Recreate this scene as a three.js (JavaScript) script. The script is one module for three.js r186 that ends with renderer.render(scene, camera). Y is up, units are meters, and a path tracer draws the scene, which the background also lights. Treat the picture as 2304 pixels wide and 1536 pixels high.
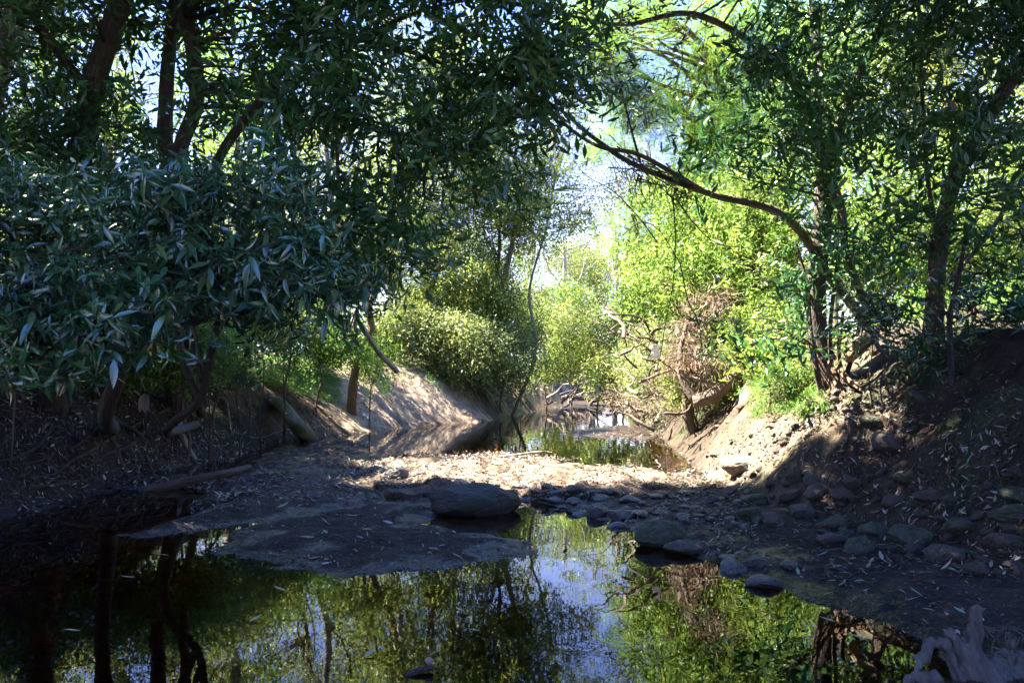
import * as THREE from 'three';
import { mergeGeometries, toCreasedNormals } from 'three/addons/utils/BufferGeometryUtils.js';
import { MarchingCubes } from 'three/addons/objects/MarchingCubes.js';

// ---------------------------------------------------------------- camera, sky, sun, exposure
const scene = new THREE.Scene();
const F = 1900, EYE = 1.5, TILT = Math.atan(72 / F);            // focal length in photo pixels, eye height, upward tilt
const camera = new THREE.PerspectiveCamera(2 * Math.atan(768 / F) * 180 / Math.PI, 1.5, 0.1, 400);
camera.position.set(0, EYE, 0);
camera.rotation.set(TILT, 0, 0);
const SUN = new THREE.Vector3(-0.52, 0.8, -0.12).normalize();   // towards the sun
const renderer = new THREE.WebGLRenderer({ antialias: true });
renderer.toneMapping = THREE.LinearToneMapping;
renderer.toneMappingExposure = 13.5;
renderer.shadowMap.enabled = true;
{
  const W = 512, Hh = 256, a = new Float32Array(W * Hh * 4);
  for (let j = 0; j < Hh; j++) for (let i = 0; i < W; i++) {
    const el = ((j + 0.5) / Hh - 0.5) * Math.PI, az = ((i + 0.5) / W - 0.5) * 2 * Math.PI;
    const v = new THREE.Vector3(Math.cos(el) * Math.cos(az), Math.sin(el), Math.cos(el) * Math.sin(az));
    const s = Math.max(0, v.dot(SUN)), up = Math.max(0, v.y), h = Math.pow(1 - up, 4.5), g = 0.35 * Math.pow(s, 6) + 0.5 * Math.pow(s, 40);
    const o = (j * W + i) * 4, k = 0.21;
    a[o] = k * (0.12 + 1.05 * h + g); a[o + 1] = k * (0.34 + 0.88 * h + g * 0.97); a[o + 2] = k * (1.25 + 0.1 * h + g * 0.9); a[o + 3] = 1;
  }
  const t = new THREE.DataTexture(a, W, Hh, THREE.RGBAFormat, THREE.FloatType);
  t.mapping = THREE.EquirectangularReflectionMapping; t.magFilter = THREE.LinearFilter; t.needsUpdate = true;
  scene.background = t; scene.environment = t;
}
const sun = new THREE.DirectionalLight(new THREE.Color(1, 0.94, 0.82), 5);
sun.position.copy(SUN).multiplyScalar(60).add(new THREE.Vector3(0, 0, -14));
sun.target.position.set(0, 0, -14);
sun.castShadow = true; sun.shadow.mapSize.set(4096, 4096);
Object.assign(sun.shadow.camera, { left: -40, right: 40, top: 40, bottom: -40, near: 1, far: 160 });
scene.add(sun, sun.target);

// ---------------------------------------------------------------- helpers
const V = (x, y, z) => new THREE.Vector3(x, y, z);
function rng(seed) { return () => { seed = (seed + 0x6d2b79f5) | 0; let t = Math.imul(seed ^ (seed >>> 15), 1 | seed); t = (t + Math.imul(t ^ (t >>> 7), 61 | t)) ^ t; return ((t ^ (t >>> 14)) >>> 0) / 4294967296; }; }
let R = rng(7);
const rr = (a, b) => a + (b - a) * R();
const gauss = () => (R() + R() + R() + R() - 2) * 1.0;
const clamp = (x, a = 0, b = 1) => Math.min(b, Math.max(a, x));
const smooth = (a, b, x) => { const t = clamp((x - a) / (b - a)); return t * t * (3 - 2 * t); };
const mix = (a, b, t) => a + (b - a) * t;
const hash = (x, y, z) => { let n = Math.imul(x, 374761393) + Math.imul(y, 668265263) + Math.imul(z, 2147483647 - 1234567) | 0; n = Math.imul(n ^ (n >>> 13), 1274126177); return ((n ^ (n >>> 16)) >>> 0) / 4294967296; };
function noise(x, y, z = 0) {
  const xi = Math.floor(x), yi = Math.floor(y), zi = Math.floor(z), f = (t) => t * t * (3 - 2 * t), u = f(x - xi), v = f(y - yi), w = f(z - zi);
  const l = (k) => mix(mix(hash(xi, yi, zi + k), hash(xi + 1, yi, zi + k), u), mix(hash(xi, yi + 1, zi + k), hash(xi + 1, yi + 1, zi + k), u), v);
  return mix(l(0), l(1), w) * 2 - 1;
}
const fbm = (x, y, z = 0, o = 4) => { let s = 0, a = 0.5; for (let k = 0; k < o; k++) { s += a * noise(x, y, z + k * 7.3); x *= 2.03; y *= 2.03; z *= 2.03; a *= 0.5; } return s; };
const cT = Math.cos(TILT), sT = Math.sin(TILT);
// a photo pixel at a distance d ahead (metres along -z)
function P(px, py, d) {
  const r = (px - 1152) / F, u = (768 - py) / F, y = sT + u * cT, z = -cT + u * sT, k = d / -z;
  return V(r * k, EYE + y * k, -d);
}
// where a pixel meets the level y
function G(px, py, y = 0) { const p = P(px, py, 1); const k = (y - EYE) / (p.y - EYE); return [p.x * k, k]; }   // [x, d]
const names = new Map();
function nm(n) { const k = names.get(n) ?? 0; names.set(n, k + 1); return k ? n + '_' + String(k).padStart(3, '0') : n; }
function shadow(o) { o.castShadow = true; o.receiveShadow = true; return o; }
function tag(o, label, category, group, kind) { o.userData.label = label; o.userData.category = category; if (group) o.userData.group = group; if (kind) o.userData.kind = kind; return o; }
function thing(name, label, category, pos, group) { const g = new THREE.Group(); g.name = nm(name); g.position.copy(pos); scene.add(g); return tag(g, label, category, group); }
function part(name, geo, mat, parent) { const m = shadow(new THREE.Mesh(geo, mat)); m.name = name; parent.add(m); return m; }

// ---------------------------------------------------------------- textures
function tex(n, f, srgb = false) {
  const a = new Uint8Array(n * n * 4);
  for (let j = 0; j < n; j++) for (let i = 0; i < n; i++) { const c = f(i / n, j / n), o = (j * n + i) * 4; for (let k = 0; k < 3; k++) a[o + k] = clamp(Array.isArray(c) ? c[k] : c) * 255; a[o + 3] = 255; }
  const t = new THREE.DataTexture(a, n, n); t.wrapS = t.wrapT = THREE.RepeatWrapping; t.magFilter = THREE.LinearFilter; t.minFilter = THREE.LinearMipmapLinearFilter; t.generateMipmaps = true;
  if (srgb) t.colorSpace = THREE.SRGBColorSpace; t.needsUpdate = true; return t;
}
// noise that wraps round: blends four shifted copies
function wrapN(u, v, s, z, o = 4) {
  if (u < 0.6 && v < 0.6) return fbm(u * s, v * s, z, o);
  const f = (a, b) => fbm(a * s, b * s, z, o), x = u, y = v; return mix(mix(f(x, y), f(x - 1, y), smooth(0.6, 1, x)), mix(f(x, y - 1), f(x - 1, y - 1), smooth(0.6, 1, x)), smooth(0.6, 1, y)); }
const rep = (t, x, y = x) => { const c = t.clone(); c.repeat.set(x, y); c.needsUpdate = true; return c; };
const soilBump = tex(512, (u, v) => 0.5 + 0.5 * wrapN(u, v, 9, 1, 6) + 0.16 * wrapN(u, v, 70, 5, 2));
const soilColor = tex(512, (u, v) => { const n = wrapN(u, v, 14, 3, 6), g = wrapN(u, v, 90, 9, 2), s = 0.8 + 0.6 * n + 0.5 * g; return [s, s * (0.985 + 0.03 * n), s * (0.97 - 0.05 * n)]; });
const barkBump = tex(512, (u, v) => 0.5 + 0.45 * (1 - 2 * Math.abs(wrapN(u, v * 0.28, 26, 2, 4))) * 0.8 + 0.3 * wrapN(u, v, 40, 4, 3));
const barkColor = tex(512, (u, v) => { const n = wrapN(u, v * 0.3, 22, 6, 5), m = wrapN(u, v, 5, 8, 3), s = 0.78 + 0.5 * n + 0.4 * m; return [s, s * (0.97 + 0.06 * m), s * (0.94 + 0.1 * m)]; });
const rockBump = tex(512, (u, v) => 0.5 + 0.6 * wrapN(u, v, 7, 11, 6));
const rockColor = tex(512, (u, v) => { const n = wrapN(u, v, 8, 13, 6), m = smooth(0.02, 0.3, wrapN(u, v, 4, 21, 4)), s = 0.85 + 0.6 * n; return [s * mix(1, 0.62, m), s * mix(1, 0.86, m), s * mix(0.96, 0.44, m)]; });
const waveBump = tex(512, (u, v) => 0.5 + 0.5 * wrapN(u, v * 1.0, 6, 31, 2) + 0.06 * wrapN(u, v, 26, 33, 2));
const lit = (r, g, b) => new THREE.Color().setRGB(r, g, b);
const bark = (r, g, b, rough = 0.92) => new THREE.MeshStandardMaterial({ color: lit(r, g, b), map: rep(barkColor, 2.2, 1.1), bumpMap: rep(barkBump, 2.2, 1.1), bumpScale: 0.03, roughness: rough });
const M = {
  barkDark: bark(0.085, 0.062, 0.045), barkBrown: bark(0.16, 0.115, 0.078), barkRed: bark(0.2, 0.115, 0.06), barkGrey: bark(0.3, 0.27, 0.23), barkPale: bark(0.52, 0.48, 0.42), root: bark(0.11, 0.08, 0.058),
  stick: bark(0.3, 0.24, 0.18), stickDark: bark(0.07, 0.052, 0.04), drift: bark(0.14, 0.118, 0.1), cut: bark(0.5, 0.33, 0.16),
  mossLog: new THREE.MeshStandardMaterial({ color: lit(0.11, 0.105, 0.06), map: rep(rockColor, 1.5), bumpMap: rep(barkBump, 2), bumpScale: 0.012, roughness: 0.95 }),
  stone: new THREE.MeshStandardMaterial({ color: lit(0.09, 0.068, 0.05), map: rep(soilColor, 2.2), bumpMap: rep(rockBump, 2.2), bumpScale: 0.02, roughness: 0.88 }),
  stoneDark: new THREE.MeshStandardMaterial({ color: lit(0.075, 0.065, 0.058), map: rep(soilColor, 2), bumpMap: rep(rockBump, 2), bumpScale: 0.02, roughness: 0.42 }),
  stoneMoss: new THREE.MeshStandardMaterial({ color: lit(0.07, 0.065, 0.042), map: rep(rockColor, 1.3), bumpMap: rep(rockBump, 1.6), bumpScale: 0.025, roughness: 0.9 }),
  sandstone: new THREE.MeshStandardMaterial({ color: lit(0.25, 0.2, 0.135), map: rep(soilColor, 1.4), bumpMap: rep(rockBump, 1.2), bumpScale: 0.05, roughness: 0.92 }),
  boulder: new THREE.MeshStandardMaterial({ color: lit(0.036, 0.029, 0.022), map: rep(rockColor, 1.1), bumpMap: rep(rockBump, 1.5), bumpScale: 0.03, roughness: 0.8 }),
  plastic: new THREE.MeshStandardMaterial({ color: lit(0.75, 0.75, 0.76), roughness: 0.5 }),
};
// leaves: diffuse with light passing through and a waxy coat
const leafM = (r, g, b, through, coat, coatRough = 0.32) => new THREE.MeshPhysicalMaterial({ color: lit(r, g, b), roughness: 1, transmission: through, thickness: 0, clearcoat: coat, clearcoatRoughness: coatRough, side: THREE.DoubleSide, specularIntensity: 0 });
const waxy = (r, g, b, rough = 0.36) => new THREE.MeshPhysicalMaterial({ color: lit(r, g, b), roughness: rough, clearcoat: 1, clearcoatRoughness: 0.16, side: THREE.DoubleSide });
M.glossy = waxy(0.034, 0.098, 0.034, 0.27);
M.broad = waxy(0.045, 0.09, 0.026);
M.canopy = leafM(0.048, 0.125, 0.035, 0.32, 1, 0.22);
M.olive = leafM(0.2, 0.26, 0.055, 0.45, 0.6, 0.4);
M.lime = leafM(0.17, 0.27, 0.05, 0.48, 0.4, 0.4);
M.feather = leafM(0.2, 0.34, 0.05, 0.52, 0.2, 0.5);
M.fern = leafM(0.12, 0.23, 0.035, 0.4, 0.4, 0.4);
M.grey = leafM(0.19, 0.24, 0.08, 0.4, 0.5, 0.4);
M.dead = leafM(0.17, 0.13, 0.1, 0.25, 0.1, 0.6);
M.fallen = new THREE.MeshPhysicalMaterial({ color: lit(1, 1, 1), roughness: 0.62, side: THREE.DoubleSide });

// uv in metres from the side that each face turns to
function boxUV(g, s = 1) {
  const p = g.attributes.position, uv = new Float32Array(p.count * 2), a = V(0, 0, 0), b = V(0, 0, 0), c = V(0, 0, 0);
  for (let i = 0; i < p.count; i += 3) {
    a.fromBufferAttribute(p, i); b.fromBufferAttribute(p, i + 1); c.fromBufferAttribute(p, i + 2); const n = b.clone().sub(a).cross(c.clone().sub(a)), x = Math.abs(n.x), y = Math.abs(n.y), z = Math.abs(n.z);
    [a, b, c].forEach((v, k) => { const q = x > y && x > z ? [v.z, v.y] : y > z ? [v.x, v.z] : [v.x, v.y]; uv[(i + k) * 2] = q[0] * s; uv[(i + k) * 2 + 1] = q[1] * s; });
  }
  g.setAttribute('uv', new THREE.BufferAttribute(uv, 2)); return g;
}

// ---------------------------------------------------------------- terrain
function lerpTable(t) { return (d) => { if (d <= t[0][0]) return t[0][1]; for (let i = 1; i < t.length; i++) if (d <= t[i][0]) { const k = (d - t[i - 1][0]) / (t[i][0] - t[i - 1][0]); return mix(t[i - 1][1], t[i][1], k * k * (3 - 2 * k)); } return t[t.length - 1][1]; }; }
const xL = lerpTable([[-30, -7], [0, -6.4], [7, -6.0], [9.5, -5.5], [12, -5.1], [17.5, -4.5], [20, -3.5], [23, -2.0], [25, -0.7], [31, 0.9], [38, 2.3], [60, 7], [120, 30]]);
const xR = lerpTable([[-30, 6], [0, 4.2], [5.5, 4.0], [8, 3.4], [9.8, 2.9], [12.4, 2.85], [14.2, 2.95], [19.7, 3.35], [28, 3.9], [38, 4.7], [60, 9], [120, 32]]);
const poly = (pts, lv = 0) => pts.map(([x, y]) => G(x, y, lv));
const BAR_A = poly([[500, 1240], [600, 1278], [760, 1293], [950, 1284], [1100, 1266], [1222, 1246], [1180, 1216], [1080, 1200], [925, 1182], [1010, 1152], [1120, 1140], [1160, 1112], [960, 1108], [880, 1128], [700, 1150], [540, 1190]]);
const BAR_B = poly([[290, 1192], [480, 1168], [700, 1138], [870, 1110], [860, 1085], [760, 1050], [640, 1068], [520, 1110], [400, 1145]], 0.08);
const SHORE = poly([[2150, 1500], [2050, 1425], [1830, 1352], [1650, 1292], [1560, 1245], [1430, 1205], [1340, 1165], [1230, 1135], [1180, 1110], [1060, 1092], [1500, 1075], [1900, 1060], [2700, 1100], [3400, 1300], [2900, 1500]]);
const RIFF = poly([[810, 1056], [870, 1098], [930, 1105], [1180, 1096], [1330, 1105], [1500, 1090], [1620, 1072], [1560, 1062], [1400, 1052], [1300, 1034], [1130, 1016], [960, 1020], [850, 1034]], 0.14);
const LEFTBED = poly([[420, 1120], [540, 1062], [620, 1000], [760, 978], [835, 1000], [862, 1045], [800, 1075], [600, 1095]], 0.14);
const FARBAR = poly([[1270, 972], [1350, 978], [1460, 985], [1500, 960], [1400, 955], [1320, 962]], 0.14);
function sd(p, x, d) {   // signed distance, positive inside
  let best = 1e9, c = false;
  for (let i = 0, j = p.length - 1; i < p.length; j = i++) {
    const [ax, ay] = p[i], [bx, by] = p[j], ex = bx - ax, ey = by - ay, t = clamp(((x - ax) * ex + (d - ay) * ey) / (ex * ex + ey * ey)), qx = ax + ex * t - x, qy = ay + ey * t - d;
    best = Math.min(best, qx * qx + qy * qy);
    if ((ay > d) !== (by > d) && x < (bx - ax) * (d - ay) / (by - ay) + ax) c = !c;
  }
  return (c ? 1 : -1) * Math.sqrt(best);
}
const profile = (s, top, base, w = 0.3, wOut = 0.5) => s > 0 ? base + top * (1 - Math.exp(-s / w)) : base - 0.5 * (1 - Math.exp(s / wOut));
const LEVEL = 0.1;                               // upper pool above the lower one
function bed(x, d) {
  let h = -0.42 + 0.05 * noise(x * 0.8, d * 0.8);
  const up = smooth(13.5, 16, d);
  h = mix(h, LEVEL - 0.4, up);
  if (d < 20 && d > 2) {
    const wob = 0.13 * fbm(x * 1.7, d * 1.7, 3, 3) + 0.07 * fbm(x * 6, d * 6, 13, 3);
    h = Math.max(h, profile(sd(BAR_A, x, d) + wob, 0.11, 0, 0.7, 2.2) + 0.012 * noise(x * 4, d * 4, 7));
    h = Math.max(h, profile(sd(BAR_B, x, d) + wob, 0.17, 0, 0.6));
    h = Math.max(h, profile(sd(SHORE, x, d) + wob, 0.1, 0, 0.8, 0.35));
    h = Math.max(h, profile(sd(RIFF, x, d) + wob * 1.6, 0.03 + 0.09 * (noise(x * 2.2, d * 2.2) + noise(x * 6, d * 6) * 0.6), LEVEL, 0.3, 0.12));
    h = Math.max(h, LEVEL + 0.05 - 1.2 * ((d - 11.5) / 0.8) ** 2 * 0.3 - 0.02 + 0.03 * noise(x * 3, d * 3) - (Math.abs(d - 11.5) > 0.7 ? 2 : 0));
    h = Math.max(h, profile(sd(LEFTBED, x, d) + wob * 2, 0.05 + 0.04 * noise(x * 3, d * 3), LEVEL, 0.3, 0.3));
    const [sx, sdp] = G(690, 1432, -0.08);
    h = Math.max(h, -0.1 - 1.1 * (((x - sx) / 1.6) ** 2 + ((d - sdp) / 0.9) ** 2));
    const [qx, qd] = G(330, 1205);
    h = Math.max(h, 0.018 - 0.25 * (((x - qx) / 0.9) ** 2 + ((d - qd) / 0.5) ** 2) + 0.03 * noise(x * 5, d * 5));
  }
  if (d > 16) h = Math.max(h, profile(sd(FARBAR, x, d) + 0.2 * noise(x * 2, d * 2), 0.08, LEVEL, 0.3));
  if (d > 33) h = Math.max(h, LEVEL + 0.05 * smooth(33, 37, d) + (d - 36) * 0.008);
  return h;
}
function H(x, d) {
  let h = bed(x, d);
  const wl = xL(d) + 0.25 * noise(d * 0.6, 3.3) + 0.12 * noise(d * 2, 8.3), wr = xR(d) + 0.2 * noise(d * 0.7, 9.1) + 0.1 * noise(d * 2.2, 4.4);
  const tl = wl - x, tr = x - wr;
  const topL = 1.95 + 0.35 * noise(x * 0.25, d * 0.25, 5), topR = 2.0 + 0.3 * noise(x * 0.25, d * 0.25, 8);
  const rough = 0.16 * fbm(x * 1.3, d * 1.3, 2, 4);
  const sandy = smooth(18, 20.5, d) * (1 - smooth(24.5, 27, d));
  const lump = smooth(-0.1, 0.6, tr) * (1 - smooth(1.4, 3, tr));
  if (tl > -0.8) { const a = tl > 0 ? topL * mix(1, 0.86, sandy) * (1 - Math.exp(-Math.pow(tl / mix(1.15, 1.65, sandy), 1.35))) : 0; h = Math.max(h, mix(h, 0.06, smooth(-0.8, 0, tl))) + a * (1 + rough * 0.6) + rough * smooth(0, 0.5, tl) * 0.5 + smooth(0, 0.4, tl) * (1 - smooth(3, 5, tl)) * (d > 18 && d < 27 ? 0.25 : 1) * (0.13 * noise(x * 2.6, d * 2.6, 9) + 0.06 * noise(x * 6.5, d * 6.5, 3)); }
  if (tr > -0.8) { const a = tr > 0 ? topR * (1 - Math.exp(-Math.pow(tr / 1.2, 1.3))) : 0; h = Math.max(h, mix(h, 0.06, smooth(-0.8, 0, tr))) + a * (1 + rough * 0.6) + rough * smooth(0, 0.5, tr) * 0.5 + lump * 0.085 * (noise(x * 3.1, d * 3.1, 2) + 0.6 * noise(x * 7, d * 7, 6)); }
  const far = Math.max(tl, tr);
  if (far > 6) h += smooth(6, 30, far) * (1.5 * (fbm(x * 0.06, d * 0.06, 4, 3)) + 0.6);
  return h + 0.012 * noise(x * 9, d * 9, 1) + 0.006 * noise(x * 25, d * 25, 4);
}
function nrm(x, d, e = 0.05) { return V(-(H(x + e, d) - H(x - e, d)) / (2 * e), 1, (H(x, d + e) - H(x, d - e)) / (2 * e)).normalize(); }
const on = (x, d, lift = 0) => V(x, H(x, d) + lift, -d);
function hit(px, py, dMax = 60) {               // where a pixel's ray meets the ground
  const p = P(px, py, 1), sx = p.x, sy = p.y - EYE; let d = 1.5, step = 0.05;
  while (d < dMax) { const gap = EYE + sy * d - H(sx * d, d); if (gap < 0) break; step = Math.max(0.03 + d * 0.004, gap * 0.45); d += step; }
  for (let k = 0; k < 8; k++) { step /= 2; d += EYE + sy * d < H(sx * d, d) ? -step : step; }
  return [sx * d, d];
}
const sandPoly = [...[[770, 985], [1000, 962], [1130, 952]].map(([a, b]) => G(a, b)), [-2.2, 27], [-4.6, 27], [-5.3, 21]];
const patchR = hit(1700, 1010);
function soil(x, d, h, ny) {
  const n1 = fbm(x * 0.9, d * 0.9, 11, 4), n2 = fbm(x * 3.1, d * 3.1, 15, 4), wl = xL(d), wr = xR(d);
  let c = [0.075, 0.054, 0.04];
  const to = (b, t) => { c = c.map((v, k) => mix(v, b[k], clamp(t))); };
  const inBed = smooth(-0.3, 0.2, x - wl) * smooth(-0.3, 0.2, wr - x);
  to([0.042, 0.03, 0.022], inBed);                                        // sandy mud
  if (d < 12) to([0.06, 0.043, 0.031], inBed * smooth(-0.05, 0.3, n1 + n2 * 0.5) * 0.8);
  const lv = d > 12.5 ? LEVEL : 0;
  to([0.024, 0.019, 0.016], inBed * smooth(0.012, -0.01, h - lv - 0.03 - 0.06 * n2));   // wet mud with a ragged edge
  if (d > 10 && d < 17) to([0.16, 0.115, 0.078], smooth(-0.15, 0.3, sd(RIFF, x, d) + n2 * 0.8) * 0.85);
  const sb = sd(BAR_B, x, d); if (d < 14) to([0.1, 0.075, 0.056], smooth(0.1, 0.6, sb + n2 * 0.5) * 0.8);
  if (h < lv - 0.04) to([0.09, 0.055, 0.028], 0.85);                         // tannin stained bottom
  if (d > 16 && d < 30) to([0.34, 0.255, 0.18], smooth(-0.35, 0.25, sd(sandPoly, x, d) + n2 * 0.5));
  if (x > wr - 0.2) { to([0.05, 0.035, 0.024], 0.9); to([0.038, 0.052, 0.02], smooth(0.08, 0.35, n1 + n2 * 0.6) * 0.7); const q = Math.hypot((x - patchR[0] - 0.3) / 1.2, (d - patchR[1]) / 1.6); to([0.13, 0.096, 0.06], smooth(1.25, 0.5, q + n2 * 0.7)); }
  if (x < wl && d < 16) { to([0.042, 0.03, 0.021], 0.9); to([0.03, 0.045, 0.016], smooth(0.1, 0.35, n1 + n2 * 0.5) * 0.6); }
  return c;
}
{
  const axis = (segs) => { const o = []; for (const [a, b, s] of segs) { const n = Math.max(1, Math.round((b - a) / s)); for (let i = 0; i < n; i++) o.push(a + (b - a) * i / n); } o.push(segs[segs.length - 1][1]); return o; };
  const xs = axis([[-150, -30, 6], [-30, -12, 0.8], [-12, -6.5, 0.2], [-6.5, -4, 0.06], [-4, 5.5, 0.035], [5.5, 8, 0.1], [8, 14, 0.3], [14, 34, 1], [34, 150, 6]]);
  const ds = axis([[-40, -6, 2], [-6, 3, 0.4], [3, 14.5, 0.035], [14.5, 20, 0.06], [20, 32, 0.12], [32, 60, 0.5], [60, 220, 5]]);
  const nx = xs.length, nd = ds.length, pos = new Float32Array(nx * nd * 3), col = new Float32Array(nx * nd * 3), uv = new Float32Array(nx * nd * 2), uv1 = new Float32Array(nx * nd * 2), idx = [];
  for (let j = 0; j < nd; j++) for (let i = 0; i < nx; i++) {
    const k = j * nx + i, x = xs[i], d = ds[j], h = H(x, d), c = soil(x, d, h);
    pos.set([x, h, -d], k * 3); col.set(c, k * 3); uv.set([x * 0.55, d * 0.55], k * 2); uv1.set([(x + 6) / 12, (d - 2) / 16], k * 2);
    if (i < nx - 1 && j < nd - 1) idx.push(k, k + 1, k + nx, k + 1, k + nx + 1, k + nx);
  }
  const g = new THREE.BufferGeometry();
  g.setAttribute('position', new THREE.BufferAttribute(pos, 3)); g.setAttribute('color', new THREE.BufferAttribute(col, 3)); g.setAttribute('uv', new THREE.BufferAttribute(uv, 2)); g.setAttribute('uv1', new THREE.BufferAttribute(uv1, 2));
  g.setIndex(idx); g.computeVertexNormals();
  const rough = tex(512, (u, v) => { const x = u * 12 - 6, d = v * 16 + 2, h = H(x, d), lv = d > 11.5 ? LEVEL : 0, n = fbm(x * 3.1, d * 3.1, 15, 4), inBed = x > xL(d) && x < xR(d) ? 1 : 0; return 0.9 - 0.55 * inBed * smooth(0.02, -0.01, h - lv - 0.035 - 0.07 * n) - 0.05 * noise(x * 30, d * 30); });
  rough.wrapS = rough.wrapT = THREE.ClampToEdgeWrapping; rough.channel = 1;
  const m = new THREE.MeshPhysicalMaterial({ vertexColors: true, specularIntensity: 0.3, map: soilColor, bumpMap: rep(soilBump, 1.6), bumpScale: 0.05, roughness: 1, roughnessMap: rough });
  const o = shadow(new THREE.Mesh(g, m)); o.name = 'ground'; tag(o, 'sandy creek bed between dark earthen banks with leaf strewn soil', 'ground', null, 'structure'); scene.add(o);
  console.log('ground', nx, nd, nx * nd);
}
// water: two pools of brown stained water, one step apart
function pool(name, label, x0, x1, d0, d1, top, bump) {
  const g = new THREE.BoxGeometry(x1 - x0, 1.2, d1 - d0); const p = g.attributes.position, uv = g.attributes.uv;
  for (let i = 0; i < p.count; i++) uv.setXY(i, p.getX(i) * 0.45, p.getZ(i) * 0.45);
  const m = new THREE.MeshPhysicalMaterial({ color: 0xffffff, roughness: 0.0, transmission: 1, thickness: 1, ior: 1.33, attenuationColor: lit(0.52, 0.27, 0.08), attenuationDistance: 0.2, bumpMap: waveBump, bumpScale: bump });
  const o = new THREE.Mesh(g, m); o.name = name; o.position.set((x0 + x1) / 2, top - 0.6, -(d0 + d1) / 2); tag(o, label, 'water', null, 'structure'); scene.add(o);
}
pool('water', 'still brown creek pool mirroring the trees in front of the sand bar', -9, 7, -8, 11.4, 0, 0.0016);
pool('water_001', 'upper creek pool beyond the sunlit riffle below the sand bank', -9, 20, 11.45, 70, LEVEL, 0.003);

// ---------------------------------------------------------------- light gaps in the canopy: no leaves along these beams towards the sun
const beams = [];
function beam(px, py, r, keep = 0) { const [x, d] = hit(px, py); beams.push([on(x, d), r, keep]); }
for (const [a, b, r, k] of [[900, 1050, 0.55, 0], [1050, 1045, 0.75, 0], [1200, 1045, 0.75, 0], [1150, 1075, 0.6, 0], [1350, 1075, 0.5, 0.1], [1500, 1082, 0.35, 0.1], [980, 1070, 0.5, 0], [1620, 1070, 0.35, 0], [1665, 1045, 0.42, 0], [1720, 1005, 0.45, 0], [1790, 960, 0.42, 0], [1850, 920, 0.36, 0.05], [1895, 880, 0.36, 0.1], [440, 1190, 0.14, 0], [800, 1090, 0.16, 0], [860, 880, 1.1, 0.3], [980, 910, 1.0, 0.3], [920, 930, 0.8, 0.3], [1560, 1240, 0.12, 0], [690, 1430, 0.2, 0], [1240, 1090, 0.4, 0.1], [1790, 850, 0.5, 0], [1930, 780, 0.3, 0], [1550, 900, 0.9, 0.4], [1490, 940, 0.8, 0.4]]) beam(a, b, r, k);
for (const [a, b, d, r, k] of [[1130, 380, 25, 1.7, 0.1], [1060, 470, 25, 1.5, 0.1], [970, 450, 23, 1.5, 0.1], [1140, 560, 25, 1.4, 0.1], [880, 520, 21.5, 1.3, 0.15], [960, 600, 23, 1.3, 0.15], [1060, 660, 26, 1.3, 0.15], [620, 700, 17, 0.9, 0.2], [720, 760, 19, 0.8, 0.2], [1230, 430, 25.5, 1.0, 0.1]]) beams.push([P(a, b, d - 0.6), r, k]);
const sunDir = SUN.clone();
function shaded(p, wide = 0) {
  for (const [c, r, keep] of beams) { const dx = p.x - c.x, dy = p.y - c.y, dz = p.z - c.z, t = dx * sunDir.x + dy * sunDir.y + dz * sunDir.z; if (t < 1.2) continue; const q = dx * dx + dy * dy + dz * dz - t * t, w = r + 0.004 * t + wide; if (q < w * w && R() >= keep) return false; }
  return true;
}

// ---------------------------------------------------------------- wood
function tube(pts, r0, r1, { radial = 9, seg, rough = 0.12, flare = 0, seed = 1, power = 1 } = {}) {
  const c = new THREE.CatmullRomCurve3(pts, false, 'centripetal'), L = c.getLength(), n = seg ?? Math.max(4, Math.min(60, Math.round(L / Math.max(0.06, r0 * 1.2)))), fr = c.computeFrenetFrames(n), pos = [], uv = [], idx = [];
  for (let i = 0; i <= n; i++) {
    const t = i / n, p = c.getPointAt(t), r = mix(r0, r1, Math.pow(t, power)) * (1 + flare * Math.exp(-t * L / (r0 * 2.2)));
    for (let k = 0; k <= radial; k++) {
      const a = k % radial / radial * Math.PI * 2, q = r * (1 + rough * noise(Math.cos(a) * 1.6 + seed, Math.sin(a) * 1.6, t * L * 3.2 + seed * 3) + rough * 0.6 * noise(Math.cos(a) * 4, Math.sin(a) * 4 + seed, t * L * 9));
      const v = p.clone().addScaledVector(fr.normals[i], Math.cos(a) * q).addScaledVector(fr.binormals[i], Math.sin(a) * q);
      pos.push(v.x, v.y, v.z); uv.push(k / radial * Math.max(0.25, r0 * 6.28), t * L);
      if (i < n && k < radial) { const b = i * (radial + 1) + k; idx.push(b, b + 1, b + radial + 1, b + 1, b + radial + 2, b + radial + 1); }
    }
  }
  const cap = (row, p, flip) => { const ci = pos.length / 3; pos.push(p.x, p.y, p.z); uv.push(0, 0); for (let k = 0; k < radial; k++) { const b = row * (radial + 1) + k; flip ? idx.push(ci, b + 1, b) : idx.push(ci, b, b + 1); } };
  cap(0, pts[0], true); cap(n, pts[pts.length - 1], false);
  const g = new THREE.BufferGeometry(); g.setAttribute('position', new THREE.Float32BufferAttribute(pos, 3)); g.setAttribute('uv', new THREE.Float32BufferAttribute(uv, 2)); g.setIndex(idx); g.computeVertexNormals(); return g;
}
const path = (list) => list.map(([x, y, d]) => P(x, y, d));
const bend = (a, b, amt = 0.12, n = 4) => { const L = a.distanceTo(b), o = [a.clone()]; for (let i = 1; i < n; i++) o.push(a.clone().lerp(b, i / n).add(V(gauss(), gauss() * 0.6, gauss()).multiplyScalar(L * amt * 0.5))); o.push(b.clone()); return o; };

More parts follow.
